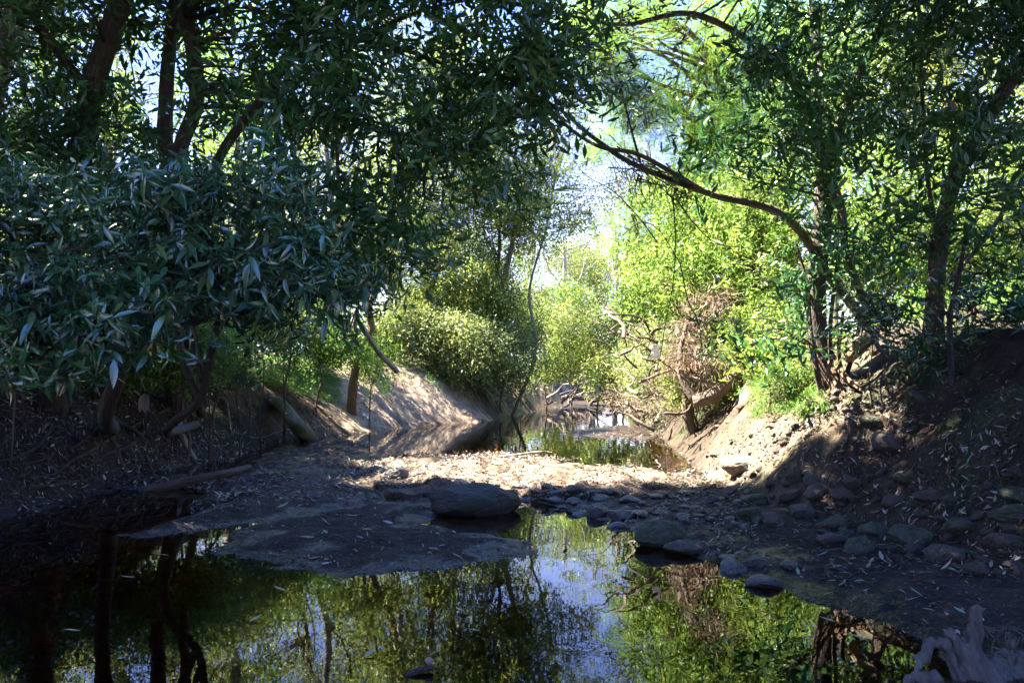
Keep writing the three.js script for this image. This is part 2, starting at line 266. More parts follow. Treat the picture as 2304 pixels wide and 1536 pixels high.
// ---------------------------------------------------------------- leaves
function leafGeo(L, w, { n = 3, droop = 0.25, fold = 0.25, sickle = 0 } = {}) {   // along +z from the origin, upper face +y
  const pos = [], idx = [], uv = [], prof = (t) => Math.pow(Math.sin(Math.PI * Math.pow(t, 0.78)), 0.9);
  for (let i = 0; i <= n; i++) {
    const t = i / n, q = w / 2 * prof(clamp(t, 0.02, 0.985)), y = -droop * L * t * t, sx = sickle * L * t * t;
    pos.push(-q + sx, y + fold * q, t * L, sx, y, t * L, q + sx, y + fold * q, t * L); uv.push(0, t, 0.5, t, 1, t);
    if (i < n) { const b = i * 3; idx.push(b, b + 3, b + 1, b + 1, b + 3, b + 4, b + 1, b + 4, b + 2, b + 2, b + 4, b + 5); }
  }
  const g = new THREE.BufferGeometry(); g.setAttribute('position', new THREE.Float32BufferAttribute(pos, 3)); g.setAttribute('uv', new THREE.Float32BufferAttribute(uv, 2)); g.setIndex(idx); g.computeVertexNormals(); return g;
}
function flatLeaf(L, w) {   // two faces, folded
  const g = new THREE.BufferGeometry(); g.setAttribute('position', new THREE.Float32BufferAttribute([0, 0, 0, -w / 2, w * 0.14, L * 0.45, 0, 0, L * 0.5, w / 2, w * 0.14, L * 0.45, 0, -L * 0.12, L], 3));
  g.setAttribute('uv', new THREE.Float32BufferAttribute([0.5, 0, 0, 0.5, 0.5, 0.5, 1, 0.5, 0.5, 1], 2)); g.setIndex([0, 1, 2, 0, 2, 3, 1, 4, 2, 2, 4, 3]); g.computeVertexNormals(); return g;
}
const E = new THREE.Euler(), Q = new THREE.Quaternion(), Mx = new THREE.Matrix4();
function placed(g, p, yaw, pitch, roll = 0, s = 1) { E.set(pitch, yaw, roll, 'YXZ'); Mx.compose(p, Q.setFromEuler(E), V(s, s, s)); return g.clone().applyMatrix4(Mx); }
// sprigs grow along +y
function whorl(L, w, n, seed) {            // leaves gathered round a shoot
  R = rng(seed); const parts = [];
  for (let i = 0; i < n; i++) { const t = i / n, yaw = i * 2.4 + rr(-0.3, 0.3); parts.push(placed(leafGeo(L * rr(0.55, 1.15), w * rr(0.7, 1.1), { droop: rr(0.1, 0.6), fold: rr(0.1, 0.5), sickle: rr(-0.12, 0.12) }), V(0, 0.16 * t - 0.04, 0), yaw + rr(-0.5, 0.5), mix(1.0, -0.5, t) + rr(-0.35, 0.35), rr(-0.5, 0.5))); }
  return mergeGeometries(parts);
}
function spray(len, L, w, n, seed, { flat = false, hang = 0.2, spread = 1 } = {}) {   // alternate leaves along a twig
  R = rng(seed); const parts = [], base = flat ? flatLeaf(L, w) : leafGeo(L, w, { n: 2, droop: 0.2 });
  for (let i = 0; i < n; i++) { const t = (i + 0.5) / n, side = i % 2 ? 1 : -1; parts.push(placed(base, V(gauss() * 0.03 * spread, len * t, gauss() * 0.03 * spread), side * 1.4 + rr(-0.8, 0.8) + t * 1.5, rr(-0.5, 0.5) + hang, rr(-0.5, 0.5), rr(0.7, 1.15))); }
  return mergeGeometries(parts);
}
function bushy(rad, L, w, n, seed, hang = 0.3) {         // a small clump of leaves for trees farther off
  R = rng(seed); const parts = [], base = flatLeaf(L, w);
  for (let i = 0; i < n; i++) parts.push(placed(base, V(gauss() * rad, gauss() * rad * 0.7 + rad * 0.6, gauss() * rad), rr(0, 6.28), rr(-0.7, 0.9) + hang, rr(-0.6, 0.6), rr(0.65, 1.25)));
  return mergeGeometries(parts);
}
function pinnate(seed, n = 26) {                  // feathery fronds
  R = rng(seed); const parts = [], b = flatLeaf(0.05, 0.008);
  for (let f = 0; f < 5; f++) { const yaw = f * 1.26 + rr(-0.3, 0.3), el = rr(0.1, 0.9), o = V(Math.sin(yaw) * Math.cos(el), Math.sin(el), Math.cos(yaw) * Math.cos(el)); for (let i = 0; i < n; i++) { const t = (i + 1) / n; parts.push(placed(b, o.clone().multiplyScalar(0.32 * t).add(V(0, -0.12 * t * t, 0)), yaw + (i % 2 ? 1.2 : -1.2), rr(-0.2, 0.5), rr(-0.3, 0.3))); } }
  return mergeGeometries(parts);
}
const S = {
  whorl: [1, 2, 3, 4, 5].map((k) => whorl(0.15, 0.04, 7 + k % 3, 40 + k)),
  spray: [1, 2, 3].map((k) => spray(0.42, 0.105, 0.034, 13, 50 + k, { hang: 0.55 })),
  mid: [1, 2, 3, 4].map((k) => bushy(0.17, 0.1, 0.034, 24, 60 + k, 0.45)),
  small: [1, 2, 3].map((k) => bushy(0.2, 0.07, 0.024, 42, 70 + k, 0.3)),
  far: [1, 2].map((k) => bushy(0.34, 0.13, 0.05, 46, 80 + k, 0.4)),
  feather: [1, 2].map((k) => pinnate(90 + k)),
  hang: [1, 2].map((k) => bushy(0.2, 0.15, 0.02, 30, 95 + k, 1.0)),
};
// fills a crown with sprigs round given clump centres; one InstancedMesh per sprig shape
function foliage(parent, clumps, kind, mat, { n = 10, spread = 0.3, scale = [0.8, 1.2], tint = [0.7, 1.3], yellow = 0.15, up = 0.5, name = 'crown', cull = true, wide = 0 } = {}) {
  const geos = S[kind], list = geos.map(() => []), o = parent.position, y = V(0, 1, 0), q = new THREE.Quaternion(), roll = new THREE.Quaternion();
  for (const c of clumps) {
    const shadeTint = rr(0.85, 1.15);
    for (let i = 0; i < n; i++) {
      const off = V(gauss(), gauss() * 0.8, gauss()).multiplyScalar(spread), p = c.clone().add(off);
      if (p.y < H(p.x, -p.z) + 0.08 || (cull && !shaded(p, wide))) continue;
      const dir = off.clone().normalize().add(V(gauss() * 0.6, up + gauss() * 0.5, gauss() * 0.6)).normalize();
      q.setFromUnitVectors(y, dir).multiply(roll.setFromAxisAngle(y, rr(0, 6.28)));
      const s = rr(...scale), k = shadeTint * rr(...tint), yl = R() < yellow ? rr(0.2, 1) : rr(-0.1, 0.15);
      list[Math.floor(R() * geos.length)].push([new THREE.Matrix4().compose(p.sub(o), q, V(s, s, s)), lit(k * (1 + 0.5 * yl), k * (1 + 0.12 * yl), k * (1 - 0.2 * yl))]);
    }
  }
  list.forEach((l, g) => {
    if (!l.length) return;
    const m = shadow(new THREE.InstancedMesh(geos[g], mat, l.length)); l.forEach(([mm, cc], i) => { m.setMatrixAt(i, mm); m.setColorAt(i, cc); });
    m.name = name; m.userData.kind = 'stuff'; parent.add(m); foliage.count += l.length;
  });
}
foliage.count = 0;
function inEllipsoid(c, r, n, shell = 0.55) { const o = []; while (o.length < n) { const v = V(rr(-1, 1), rr(-1, 1), rr(-1, 1)), l = v.length(); if (l > 1 || (l < shell && R() < 0.65)) continue; o.push(c.clone().add(v.multiply(r))); } return o; }
function inBox(x0, y0, x1, y1, d0, d1, n, gap = -2, fr = 90) { const o = []; let guard = 0; while (o.length < n && guard++ < n * 20) { const x = rr(x0, x1), y = rr(y0, y1); if (noise(x / fr, y / fr, x0 + d0) < gap) continue; o.push(P(x, y, rr(d0, d1))); } return o; }
const rel = (g, parent) => g.translate(-parent.position.x, -parent.position.y, -parent.position.z);
function twigsTo(parent, clumps, stems, mat, r = 0.012, most = 60, name = 'twigs') {
  const parts = [], pts = stems.flatMap((s) => new THREE.CatmullRomCurve3(s).getPoints(16).slice(4));
  for (const c of clumps.slice(0, most)) { let b = null, bd = 1e9; for (const p of pts) { const e = p.distanceToSquared(c) + (p.y > c.y ? 0.6 : 0); if (e < bd) { bd = e; b = p; } } if (b && bd < 30) parts.push(tube(bend(b, c, 0.18, 4), r * rr(0.8, 1.4) + 0.004 * Math.sqrt(bd), r * 0.4, { radial: 5, seg: 8 })); }
  if (!parts.length) return; const m = part(name, rel(mergeGeometries(parts), parent), mat, parent); m.userData.kind = 'stuff';
}
const wood = (parent, name, pts, r0, r1, mat, opt = {}) => part(name, rel(tube(pts, r0, r1, { seed: R() * 50, ...opt }), parent), mat, parent);

// ---------------------------------------------------------------- near trees on the right bank
R = rng(101);
{
  const t = thing('broadleaf_tree', 'dark broadleaf tree forking above a root mound on the right bank', 'tree', on(...hit(1880, 862)));
  const tr = path([[1885, 872, 10.35], [1850, 800, 10.4], [1836, 690, 10.4], [1845, 560, 10.4], [1856, 450, 10.35], [1864, 360, 10.3]]);
  tr[0].y = Math.min(tr[0].y, t.position.y - 0.1);
  wood(t, 'trunk', tr, 0.13, 0.105, M.barkDark, { radial: 14, flare: 0.5 });
  for (const s of [[[1880, 868, 10.2], [1868, 770, 10.25], [1876, 660, 10.3], [1890, 560, 10.3]], [[1905, 880, 10.1], [1888, 800, 10.15], [1898, 700, 10.2]], [[1850, 850, 10.2], [1824, 740, 10.25], [1816, 640, 10.3], [1790, 540, 10.4]], [[1895, 870, 10.2], [1925, 780, 10.3], [1940, 690, 10.4]]]) { const p = path(s); p[0].y = Math.min(p[0].y, H(p[0].x, -p[0].z) - 0.03); wood(t, 'stem', p, 0.036, 0.018, M.barkDark, { radial: 7 }); }
  const l1 = path([[1862, 372, 10.3], [1815, 240, 10.2], [1760, 150, 10.1], [1719, 118, 10], [1664, 77, 9.9], [1550, 30, 9.7], [1400, 55, 9.5], [1250, 28, 9.3]]);
  const l2 = path([[1866, 368, 10.3], [1900, 255, 10.2], [1938, 160, 10.1], [1990, 40, 10], [2040, -120, 9.9]]);
  const l3 = path([[1862, 366, 10.3], [1838, 255, 10.5], [1845, 150, 10.7], [1828, 0, 10.9], [1815, -180, 11]]);
  const l4 = path([[1868, 395, 10.3], [1896, 480, 10.2], [1902, 560, 10.2], [1930, 640, 10.3], [1960, 715, 10.4]]);
  wood(t, 'limb', l1, 0.065, 0.014, M.barkBrown); wood(t, 'limb', l2, 0.075, 0.03, M.barkBrown); wood(t, 'limb', l3, 0.07, 0.03, M.barkBrown); wood(t, 'limb', l4, 0.05, 0.045, M.barkBrown);
  for (const [a, b] of [[1815, 880], [1905, 905], [1840, 900], [1950, 880], [1885, 925], [1925, 860]]) { const [x, d] = hit(a, b), e = on(x, d, -0.03); wood(t, 'root', [P(1866, 790, 10.35), P(mix(1866, a, 0.4), mix(800, b, 0.55), mix(10.35, d, 0.4)), e], 0.05, 0.018, M.barkRed, { radial: 7 }); }
  const cl = [...inBox(1590, 130, 1860, 420, 9.2, 10.2, 24, 0.1, 45), ...inBox(1700, -40, 2060, 360, 9.2, 10.8, 44, 0.12, 50), ...inBox(1820, 480, 2010, 740, 9.6, 10.4, 12, 0), ...inBox(1560, 620, 1800, 800, 9.6, 10.6, 12, 0.1, 60), ...inBox(1700, -900, 2300, -60, 8.5, 12, 120)];
  twigsTo(t, cl, [l1, l2, l3, tr], M.barkDark, 0.008, 110);
  foliage(t, cl, 'spray', M.canopy, { n: 7, spread: 0.25, up: -0.5, scale: [0.9, 1.65] });
}
{
  const b = on(...hit(1975, 790)), t = thing('leaning_tree', 'slender leaning tree arching low over the creek with flood debris caught on it', 'tree', b);
  const st = path([[1990, 800, 10.7], [1930, 702, 10.6], [1870, 628, 10.55], [1805, 525, 10.3], [1750, 477, 10.1], [1695, 458, 10], [1620, 443, 9.8], [1560, 422, 9.7], [1480, 392, 9.5], [1400, 355, 9.4], [1330, 305, 9.3], [1265, 250, 9.2], [1205, 212, 9.1], [1130, 150, 9]]);
  st[0].copy(b).y -= 0.05;
  wood(t, 'trunk', st, 0.07, 0.012, M.barkBrown, { radial: 10, seg: 70, flare: 0.2 });
  const s2 = path([[1580, 428, 9.65], [1500, 380, 9.45], [1430, 345, 9.35], [1350, 330, 9.3], [1290, 295, 9.2], [1262, 268, 9.15], [1250, 230, 9.1], [1240, 120, 9.1], [1225, 40, 9.1]]);
  const s3 = path([[1441, 366, 9.4], [1411, 255, 9.4], [1393, 182, 9.4], [1361, 77, 9.5], [1340, -30, 9.5]]);
  const s4 = path([[1411, 300, 9.4], [1418, 250, 9.5], [1450, 215, 9.6], [1520, 190, 9.7]]);
  wood(t, 'limb', s2, 0.032, 0.009, M.barkBrown); wood(t, 'limb', s3, 0.014, 0.006, M.barkDark); wood(t, 'limb', s4, 0.009, 0.004, M.barkDark);
  wood(t, 'limb', path([[1480, 545, 9.9], [1430, 480, 9.6], [1380, 430, 9.5], [1320, 395, 9.4], [1290, 360, 9.3]]), 0.008, 0.004, M.barkBrown);
  const cl = [...inBox(1210, -40, 1330, 250, 8.9, 9.4, 10), ...inBox(1330, -60, 1560, 230, 9.2, 9.8, 16)];
  twigsTo(t, cl, [s2, s3, s4, st], M.barkDark, 0.005);
  foliage(t, cl, 'spray', M.broad, { n: 6, spread: 0.22, up: -0.3, scale: [0.6, 1] });
}
{ // flood debris caught on the arching trunk
  const t = thing('flood_debris', 'matted bundle of dead sticks and bark strips caught on the arching trunk', 'debris', P(1505, 400, 9.5));
  for (let i = 0; i < 40; i++) { const u = rr(0, 1), c = P(mix(1425, 1570, u), mix(372, 432, u) + rr(-16, 20), 9.5 + rr(-0.12, 0.1)), a = rr(-0.9, 0.9), L = rr(0.06, 0.3) * (R() < 0.2 ? 1.4 : 1), e = V(Math.cos(a), -Math.sin(a) - 0.42, rr(-0.4, 0.4)).multiplyScalar(L); wood(t, 'stick', [c.clone().sub(e), c.clone().add(V(0, rr(-0.02, 0.03), 0)), c.clone().add(e)], rr(0.004, 0.011), 0.003, R() < 0.4 ? M.stick : M.stickDark, { radial: 5, seg: 5 }); }
  for (let i = 0; i < 34; i++) { const u = rr(0, 1), c = P(mix(1420, 1570, u), mix(385, 440, u), 9.5 + rr(-0.1, 0.1)); wood(t, 'bark_strip', [c, c.clone().add(V(rr(-0.05, 0.05), -0.1, 0)), c.clone().add(V(rr(-0.12, 0.1), -rr(0.15, 0.42), rr(-0.05, 0.05)))], 0.006, 0.002, R() < 0.5 ? M.stick : M.stickDark, { radial: 4, seg: 5 }); }
}
for (const [pts, label] of [
  [[[1514, 440, 9.5], [1520, 540, 9.5], [1513, 650, 9.5], [1500, 715, 9.5], [1486, 800, 9.5]], 'long thin vine hanging straight down from the flood debris'],
  [[[1520, 445, 9.55], [1560, 500, 9.7], [1610, 545, 9.9], [1690, 560, 10.1]], 'thin vine looping from the flood debris towards the forked tree'],
  [[[1530, 590, 9.6], [1550, 680, 9.6], [1570, 720, 9.7], [1580, 780, 9.8]], 'short crooked vine dangling beside the long straight one'],
  [[[1400, 530, 11], [1440, 500, 11], [1480, 515, 11.2], [1530, 590, 11.2]], 'thin curved vine stretched in front of the pale gum trunk']]) {
  const p = path(pts), v = shadow(new THREE.Mesh(tube(p.map((q) => q.clone().sub(p[0])), 0.008, 0.005, { radial: 6, seg: 30 }), M.stickDark)); v.position.copy(p[0]); v.name = nm('vine'); tag(v, label, 'vine'); scene.add(v);
}
{
  const b = on(...hit(2100, 790)), t = thing('broadleaf_tree', 'dark trunk leaning to the right at the top of the right bank', 'tree', b);
  const st = path([[2098, 800, 9.7], [2104, 680, 9.7], [2114, 560, 9.7], [2138, 440, 9.6], [2165, 360, 9.5], [2212, 285, 9.4], [2270, 190, 9.3], [2345, 70, 9.2], [2400, -100, 9.1]]);
  st[0].copy(b).y -= 0.1;
  wood(t, 'trunk', st, 0.105, 0.07, M.barkBrown, { radial: 12, flare: 0.7 });
  const l2 = path([[2120, 560, 9.7], [2090, 420, 9.9], [2078, 250, 10], [2070, 60, 10.1], [2060, -120, 10.2]]), l3 = path([[2304, 400, 9.6], [2262, 470, 9.7], [2215, 540, 9.8], [2130, 640, 9.75]]), l4 = path([[2140, 440, 9.6], [2146, 340, 9.6], [2150, 250, 9.6]]);
  wood(t, 'limb', l2, 0.03, 0.018, M.barkBrown); wood(t, 'limb', l3, 0.03, 0.02, M.barkGrey); wood(t, 'limb', l4, 0.012, 0.006, M.barkDark);
  for (const [a, c] of [[2050, 850], [2130, 870], [2160, 830], [2080, 880], [2175, 895]]) { const [x, d] = hit(a, c); wood(t, 'root', [P(2104, 745, 9.65), P(mix(2104, a, 0.5), mix(770, c, 0.5), mix(9.65, d, 0.4)), on(x, d, -0.02)], 0.055, 0.02, M.root, { radial: 7 }); }
  const cl = [...inBox(1960, -60, 2330, 300, 8.6, 10, 48, 0.08, 50), ...inBox(2000, 280, 2330, 520, 8.8, 9.9, 18, 0.1, 60), ...inBox(2170, 470, 2330, 720, 8.8, 10, 9, 0.05), ...inBox(2000, -900, 2900, -80, 7.5, 11, 130), ...inBox(2310, -50, 2800, 700, 8, 10, 60)];
  twigsTo(t, cl, [st, l2, l3], M.barkDark, 0.008, 90);
  foliage(t, cl, 'spray', M.canopy, { n: 7, spread: 0.27, up: -0.4, scale: [0.9, 1.7] });
  const l = shadow(new THREE.Mesh(leafGeo(0.11, 0.055, { n: 5, droop: 0.1, fold: 0.5 }), M.dead)); l.name = nm('dead_leaf'); l.position.copy(P(2140, 226, 8.4)); l.rotation.set(1.5, 0.3, 0); tag(l, 'single pale dead leaf hanging upright among the dark right canopy', 'leaf'); scene.add(l);
}
{
  const b = on(...hit(2142, 880)), t = thing('sapling', 'thin dark bare sapling standing beside the right leaning trunk', 'sapling', b), st = [b.clone().add(V(0, -0.1, 0)), ...path([[2140, 780, 9.0], [2138, 715, 9.0], [2160, 610, 9.05], [2175, 520, 9.1]])];
  wood(t, 'stem', st, 0.035, 0.02, M.barkDark); wood(t, 'branch', path([[2138, 715, 9], [2110, 680, 9], [2085, 670, 9]]), 0.012, 0.005, M.barkDark);
}
{ // broken log end in the root mound
  const a = P(1915, 800, 9.95), b = P(1962, 752, 10.15), t = thing('broken_log', 'short broken log with a pale orange split end by the forked tree', 'log', a);
  wood(t, 'log', [a, a.clone().lerp(b, 0.5), b], 0.085, 0.1, M.barkRed, { radial: 12, seg: 8, rough: 0.25 });
  const d = a.clone().sub(b).normalize(); const cut = []; const n1 = V(0, 1, 0).cross(d).normalize(), n2 = d.clone().cross(n1);
  const c0 = a.clone().addScaledVector(d, 0.012); for (let k = 0; k < 14; k++) { const r = (i) => 0.078 * (0.8 + 0.3 * hash(i % 14, 3, 1)), q = (i) => c0.clone().addScaledVector(n1, Math.cos(i / 14 * 6.283) * r(i)).addScaledVector(n2, Math.sin(i / 14 * 6.283) * r(i)).addScaledVector(d, 0.02 * hash(i % 14, 9, 4)); cut.push(c0.clone().addScaledVector(d, 0.015), q(k), q(k + 1)); }
  const g = new THREE.BufferGeometry().setFromPoints(cut); g.setAttribute('uv', new THREE.Float32BufferAttribute(cut.flatMap((p) => [p.x, p.y]), 2)); g.computeVertexNormals(); const m = M.cut; part('split_end', rel(g, t), Object.assign(m.clone(), { side: THREE.DoubleSide }), t);
  wood(t, 'bark_slab', [P(1902, 812, 9.8), P(1925, 785, 9.78), P(1958, 755, 9.85)], 0.03, 0.055, M.cut, { radial: 8, rough: 0.4 });
}
// ---------------------------------------------------------------- near trees on the left bank
R = rng(202);
function leftTree(label, basePx, stems, clumps, opt) {
  const b = on(...hit(basePx[0], basePx[1])), t = thing('broadleaf_tree', label, 'tree', b), paths = [];
  stems.forEach(([pts, r0, r1], k) => { const p = path(pts); if (k === 0 || pts.root) p.unshift(V(mix(b.x, p[0].x, 0.3), mix(b.y, p[0].y, 0.4), mix(b.z, p[0].z, 0.4))), p.unshift(b.clone().add(V(0, -0.1, 0))); wood(t, k ? 'limb' : 'trunk', p, r0, r1, opt.bark ?? M.barkDark, { radial: 11, flare: k ? 0 : 0.4 }); paths.push(p); });
  twigsTo(t, clumps, paths, M.barkDark, 0.009, 110);
  foliage(t, clumps, opt.kind ?? 'spray', opt.mat ?? M.canopy, { n: 8, spread: 0.26, up: -0.35, scale: [0.85, 1.6], ...opt });
  return t;
}
leftTree('thick leaning trunk with dark leaves at the head of the left bank', [120, 900], [[[[170, 420, 8.4], [205, 210, 8.3], [232, 120, 8.2], [275, -10, 8.1], [320, -160, 8]], 0.14, 0.1], [[[205, 210, 8.3], [110, 90, 8.1], [20, -60, 8]], 0.05, 0.03]],
  [...inBox(-60, -60, 200, 330, 7.6, 9.2, 22, 0.15, 45), ...inBox(-60, 250, 440, 420, 7.6, 8.8, 26, 0, 60), ...inBox(-500, -500, 300, -60, 6.5, 9, 80), ...inBox(-700, -60, -60, 700, 6.5, 9, 90)], {});
leftTree('twin stemmed dark tree with two curving trunks above the glossy bush', [395, 905], [[[[405, 420, 8.9], [404, 340, 8.8], [440, 235, 8.8], [436, 130, 8.7], [408, 0, 8.6], [380, -150, 8.5]], 0.105, 0.075], [[[404, 420, 8.95], [372, 330, 9], [372, 230, 9], [380, 110, 9], [398, -20, 9], [420, -160, 9]], 0.085, 0.06]],
  [...inBox(230, -50, 420, 160, 8.8, 9.6, 10, 0.1, 50), ...inBox(450, -60, 800, 260, 8, 9.6, 34, 0.1, 50), ...inBox(200, -700, 900, -60, 7, 10, 130)], {});
leftTree('dark tree leaning over the creek with hanging leaf sprays', [455, 930], [[[[470, 440, 8.8], [492, 355, 8.7], [555, 265, 8.5], [600, 210, 8.4], [645, 135, 8.3], [720, 30, 8], [860, -120, 7.8]], 0.075, 0.045], [[[645, 135, 8.3], [800, 90, 8.1], [960, 130, 7.9], [1090, 190, 7.8]], 0.035, 0.01], [[[600, 210, 8.4], [760, 260, 8.2], [900, 300, 8.1], [1050, 340, 8]], 0.03, 0.008], [[[800, 90, 8.1], [960, 20, 8], [1120, -10, 8]], 0.025, 0.01]],
  [...inBox(640, -50, 1010, 330, 7.3, 8.6, 44, 0.08, 50), ...inBox(960, -60, 1260, 230, 7.4, 8.3, 30, 0.1, 45), ...inBox(1090, 190, 1240, 270, 7.5, 8, 9), ...inBox(980, 290, 1150, 400, 7.6, 8.2, 7, 0, 60), ...inBox(780, 300, 970, 560, 7.6, 8.8, 12, 0.15, 45), ...inBox(500, 330, 760, 560, 7.8, 9, 12, 0.1, 50), ...inBox(700, 380, 880, 640, 7.6, 8.6, 16, 0, 50), ...inBox(700, -700, 1300, -60, 6.5, 9, 100)], {});
{ const p = path([[758, -120, 8], [757, 80, 8], [757, 240, 8.05], [761, 430, 8.1], [764, 520, 8.1], [770, 600, 8.15], [764, 660, 8.2]]), v = shadow(new THREE.Mesh(tube(p.map((q) => q.clone().sub(p[0])), 0.022, 0.016, { radial: 8, seg: 40, seed: 4 }), M.barkBrown)); v.position.copy(p[0]); v.name = nm('vine'); tag(v, 'straight slender woody vine hanging in front of the left canopy', 'vine'); scene.add(v); }
{ // glossy bush in the foreground: its nearest leaves are parts
  const b = on(...hit(250, 950)), t = thing('glossy_bush', 'large glossy leaved bush with bluish sheen overhanging the left bank', 'bush', b), stems = [];
  const st = [[[[245, 900, 7.6], [280, 800, 7.2], [300, 640, 6.7], [330, 500, 6.4]], 0.11, 0.05], [[[290, 780, 7.1], [180, 640, 6.5], [60, 560, 6]], 0.05, 0.02], [[[300, 640, 6.7], [450, 560, 6.3], [640, 560, 6.1], [780, 620, 6]], 0.045, 0.012], [[[290, 780, 7.1], [150, 700, 6.2], [30, 720, 5.6]], 0.035, 0.012], [[[300, 660, 6.8], [380, 700, 6.2], [440, 730, 5.8]], 0.025, 0.01], [[[30, 720, 5.6], [34, 850, 5.55], [28, 980, 5.5], [24, 1050, 5.5]], 0.012, 0.004]];
  st.forEach(([pts, r0, r1], k) => { const p = path(pts); if (!k) p.unshift(b.clone().add(V(0, -0.1, 0))); wood(t, k ? 'limb' : 'trunk', p, r0, r1, k ? M.barkBrown : M.barkDark, { radial: k ? 8 : 12 }); stems.push(p); });
  const cl = [...inBox(-80, 380, 420, 660, 5.2, 6.6, 84, -0.15, 60), ...inBox(380, 400, 700, 650, 5.6, 6.8, 58, -0.1, 60), ...inBox(-80, 640, 330, 740, 4.9, 6, 30), ...inBox(640, 580, 850, 690, 5.7, 6.4, 12), ...inBox(430, 640, 650, 690, 5.6, 6.2, 10), ...inBox(-60, 720, 130, 830, 4.8, 5.8, 12), ...inBox(170, 720, 380, 790, 5, 6, 10), ...inBox(480, 660, 640, 720, 6, 6.6, 6), ...inBox(-700, 350, -80, 750, 4.6, 6.2, 60)];
  twigsTo(t, cl, stems, M.barkDark, 0.007, 150);
  foliage(t, cl, 'whorl', M.glossy, { n: 9, spread: 0.24, up: 0.35, scale: [0.4, 1.0], tint: [0.5, 1.6], cull: false, yellow: 0.12 });
  const lg = [0, 1, 2, 3].map((k) => leafGeo(0.15, 0.042, { n: 5, droop: 0.14 + 0.09 * k, fold: 0.16 + 0.06 * k, sickle: (k - 1.5) * 0.04 }));
  const lm = [[0.04, 0.095, 0.04], [0.055, 0.115, 0.04], [0.05, 0.1, 0.055], [0.1, 0.19, 0.035]].map((c) => waxy(...c, 0.34));
  const tips = [[20, 660], [75, 700], [30, 770], [150, 690], [215, 650], [195, 745], [290, 735], [275, 690], [330, 780], [120, 640], [370, 690], [420, 640], [520, 640], [590, 625], [680, 650], [760, 660], [800, 700], [820, 640], [470, 600], [330, 620], [60, 590], [230, 590], [560, 575], [700, 590], [350, 545], [150, 540], [15, 850], [640, 610], [730, 700], [255, 790], [420, 540], [600, 520]];
  for (const [x, y] of tips) {
    const tip = P(x, y, rr(4.7, 5.5) + (x > 500 ? 0.4 : 0)), from = tip.clone().add(V(rr(-0.15, 0.15), rr(-0.02, 0.2), -rr(0.25, 0.5)));
    const tw = wood(t, 'leafy_twig', bend(from, tip, 0.15, 3), 0.009, 0.005, M.barkBrown, { radial: 5, seg: 6 });
    const n = 8; for (let i = 0; i < n; i++) { const l = shadow(new THREE.Mesh(lg[Math.floor(R() * 4)], lm[R() < 0.14 ? 3 : Math.floor(R() * 3)])); l.name = 'leaf'; const k = i / n; l.position.copy(tip).sub(t.position).add(V(0, 0.015 * i - 0.05, 0)); l.rotation.set(mix(1.15, -0.35, k) + rr(-0.4, 0.4), i * 2.4 + rr(-0.7, 0.7), rr(-0.6, 0.6), 'YXZ'); l.scale.setScalar(rr(0.55, 1.1) * (k > 0.8 ? 0.7 : 1)); tw.add(l); }
  }
}
{ // withered leaf bunch hanging below the bush
  const c = P(325, 885, 5.6), t = thing('dead_leaf_bunch', 'withered pale leaf bunch hanging on a thin stalk below the glossy bush', 'leaves', c);
  wood(t, 'stalk', path([[278, 780, 5.5], [300, 820, 5.55], [326, 878, 5.6]]), 0.006, 0.004, M.stick, { radial: 5 });
  for (let i = 0; i < 8; i++) { const l = part('leaf', leafGeo(0.12, 0.04, { n: 4, droop: 0.4, fold: 0.5 }), M.dead, t); l.rotation.set(rr(0.6, 1.6), i * 0.9, rr(-0.4, 0.4), 'YXZ'); }
}
for (const [px, py, d] of [[50, 800, 10.5], [150, 815, 11], [330, 810, 12.6], [400, 800, 13], [540, 800, 14.5], [590, 770, 15.5], [90, 770, 10.8], [250, 790, 12], [470, 780, 13.6], [640, 780, 16.5]]) {
  const b = on(P(px, 840, d).x, d), t = thing('undergrowth', 'dark leafy undergrowth plant on the left bank below the glossy bush', 'plant', b, 'undergrowth below the glossy bush'), c = P(px, py, d), cl = inEllipsoid(c, V(0.55, 0.34, 0.45), 12, 0.2);
  wood(t, 'stem', bend(b.clone().add(V(0, -0.05, 0)), c, 0.1, 3), 0.016, 0.008, M.barkDark, { radial: 6 });
  twigsTo(t, cl, [[b, b.clone().lerp(c, 0.5), c]], M.barkDark, 0.004, 9);
  foliage(t, cl, 'spray', M.canopy, { n: 7, spread: 0.18, up: 0, scale: [0.5, 1] });
}
// dark stems and roots on the left bank
{
  const b = on(...hit(440, 950)), t = thing('stump_shoots', 'cluster of bare crooked stems on the left bank below the bush', 'stump', b);
  wood(t, 'trunk', [b.clone().add(V(0, -0.05, 0)), ...path([[390, 950, 8.6], [450, 900, 8.5], [468, 830, 8.4], [482, 770, 8.3], [490, 720, 8.2]])], 0.075, 0.035, M.barkDark, { radial: 10 });
  wood(t, 'stem', path([[458, 860, 8.45], [440, 800, 8.4], [425, 730, 8.4]]), 0.04, 0.025, M.barkDark); wood(t, 'stem', path([[450, 900, 8.5], [420, 830, 8.5], [402, 760, 8.6], [395, 700, 8.6]]), 0.045, 0.03, M.barkDark); wood(t, 'stem', path([[460, 830, 8.4], [445, 765, 8.2], [436, 735, 8.1]]), 0.02, 0.012, M.barkBrown);
}
function rootLine(label, pts, r0, r1, mat = M.root, name = 'root', cat = 'root', group) {
  const p = pts.map(([x, y, up = 0]) => { const [gx, gd] = hit(x, y); return on(gx, gd, up + r0 * 0.45); }); const o = shadow(new THREE.Mesh(tube(p.map((q) => q.clone().sub(p[0])), r0, r1, { radial: 8, seed: R() * 40, rough: 0.2 }), mat)); o.position.copy(p[0]); o.name = nm(name); tag(o, label, cat, group); scene.add(o); return o;
}
const exposedRoots = 'exposed tree root snaking down the dark left bank', rg = 'roots on the left bank';
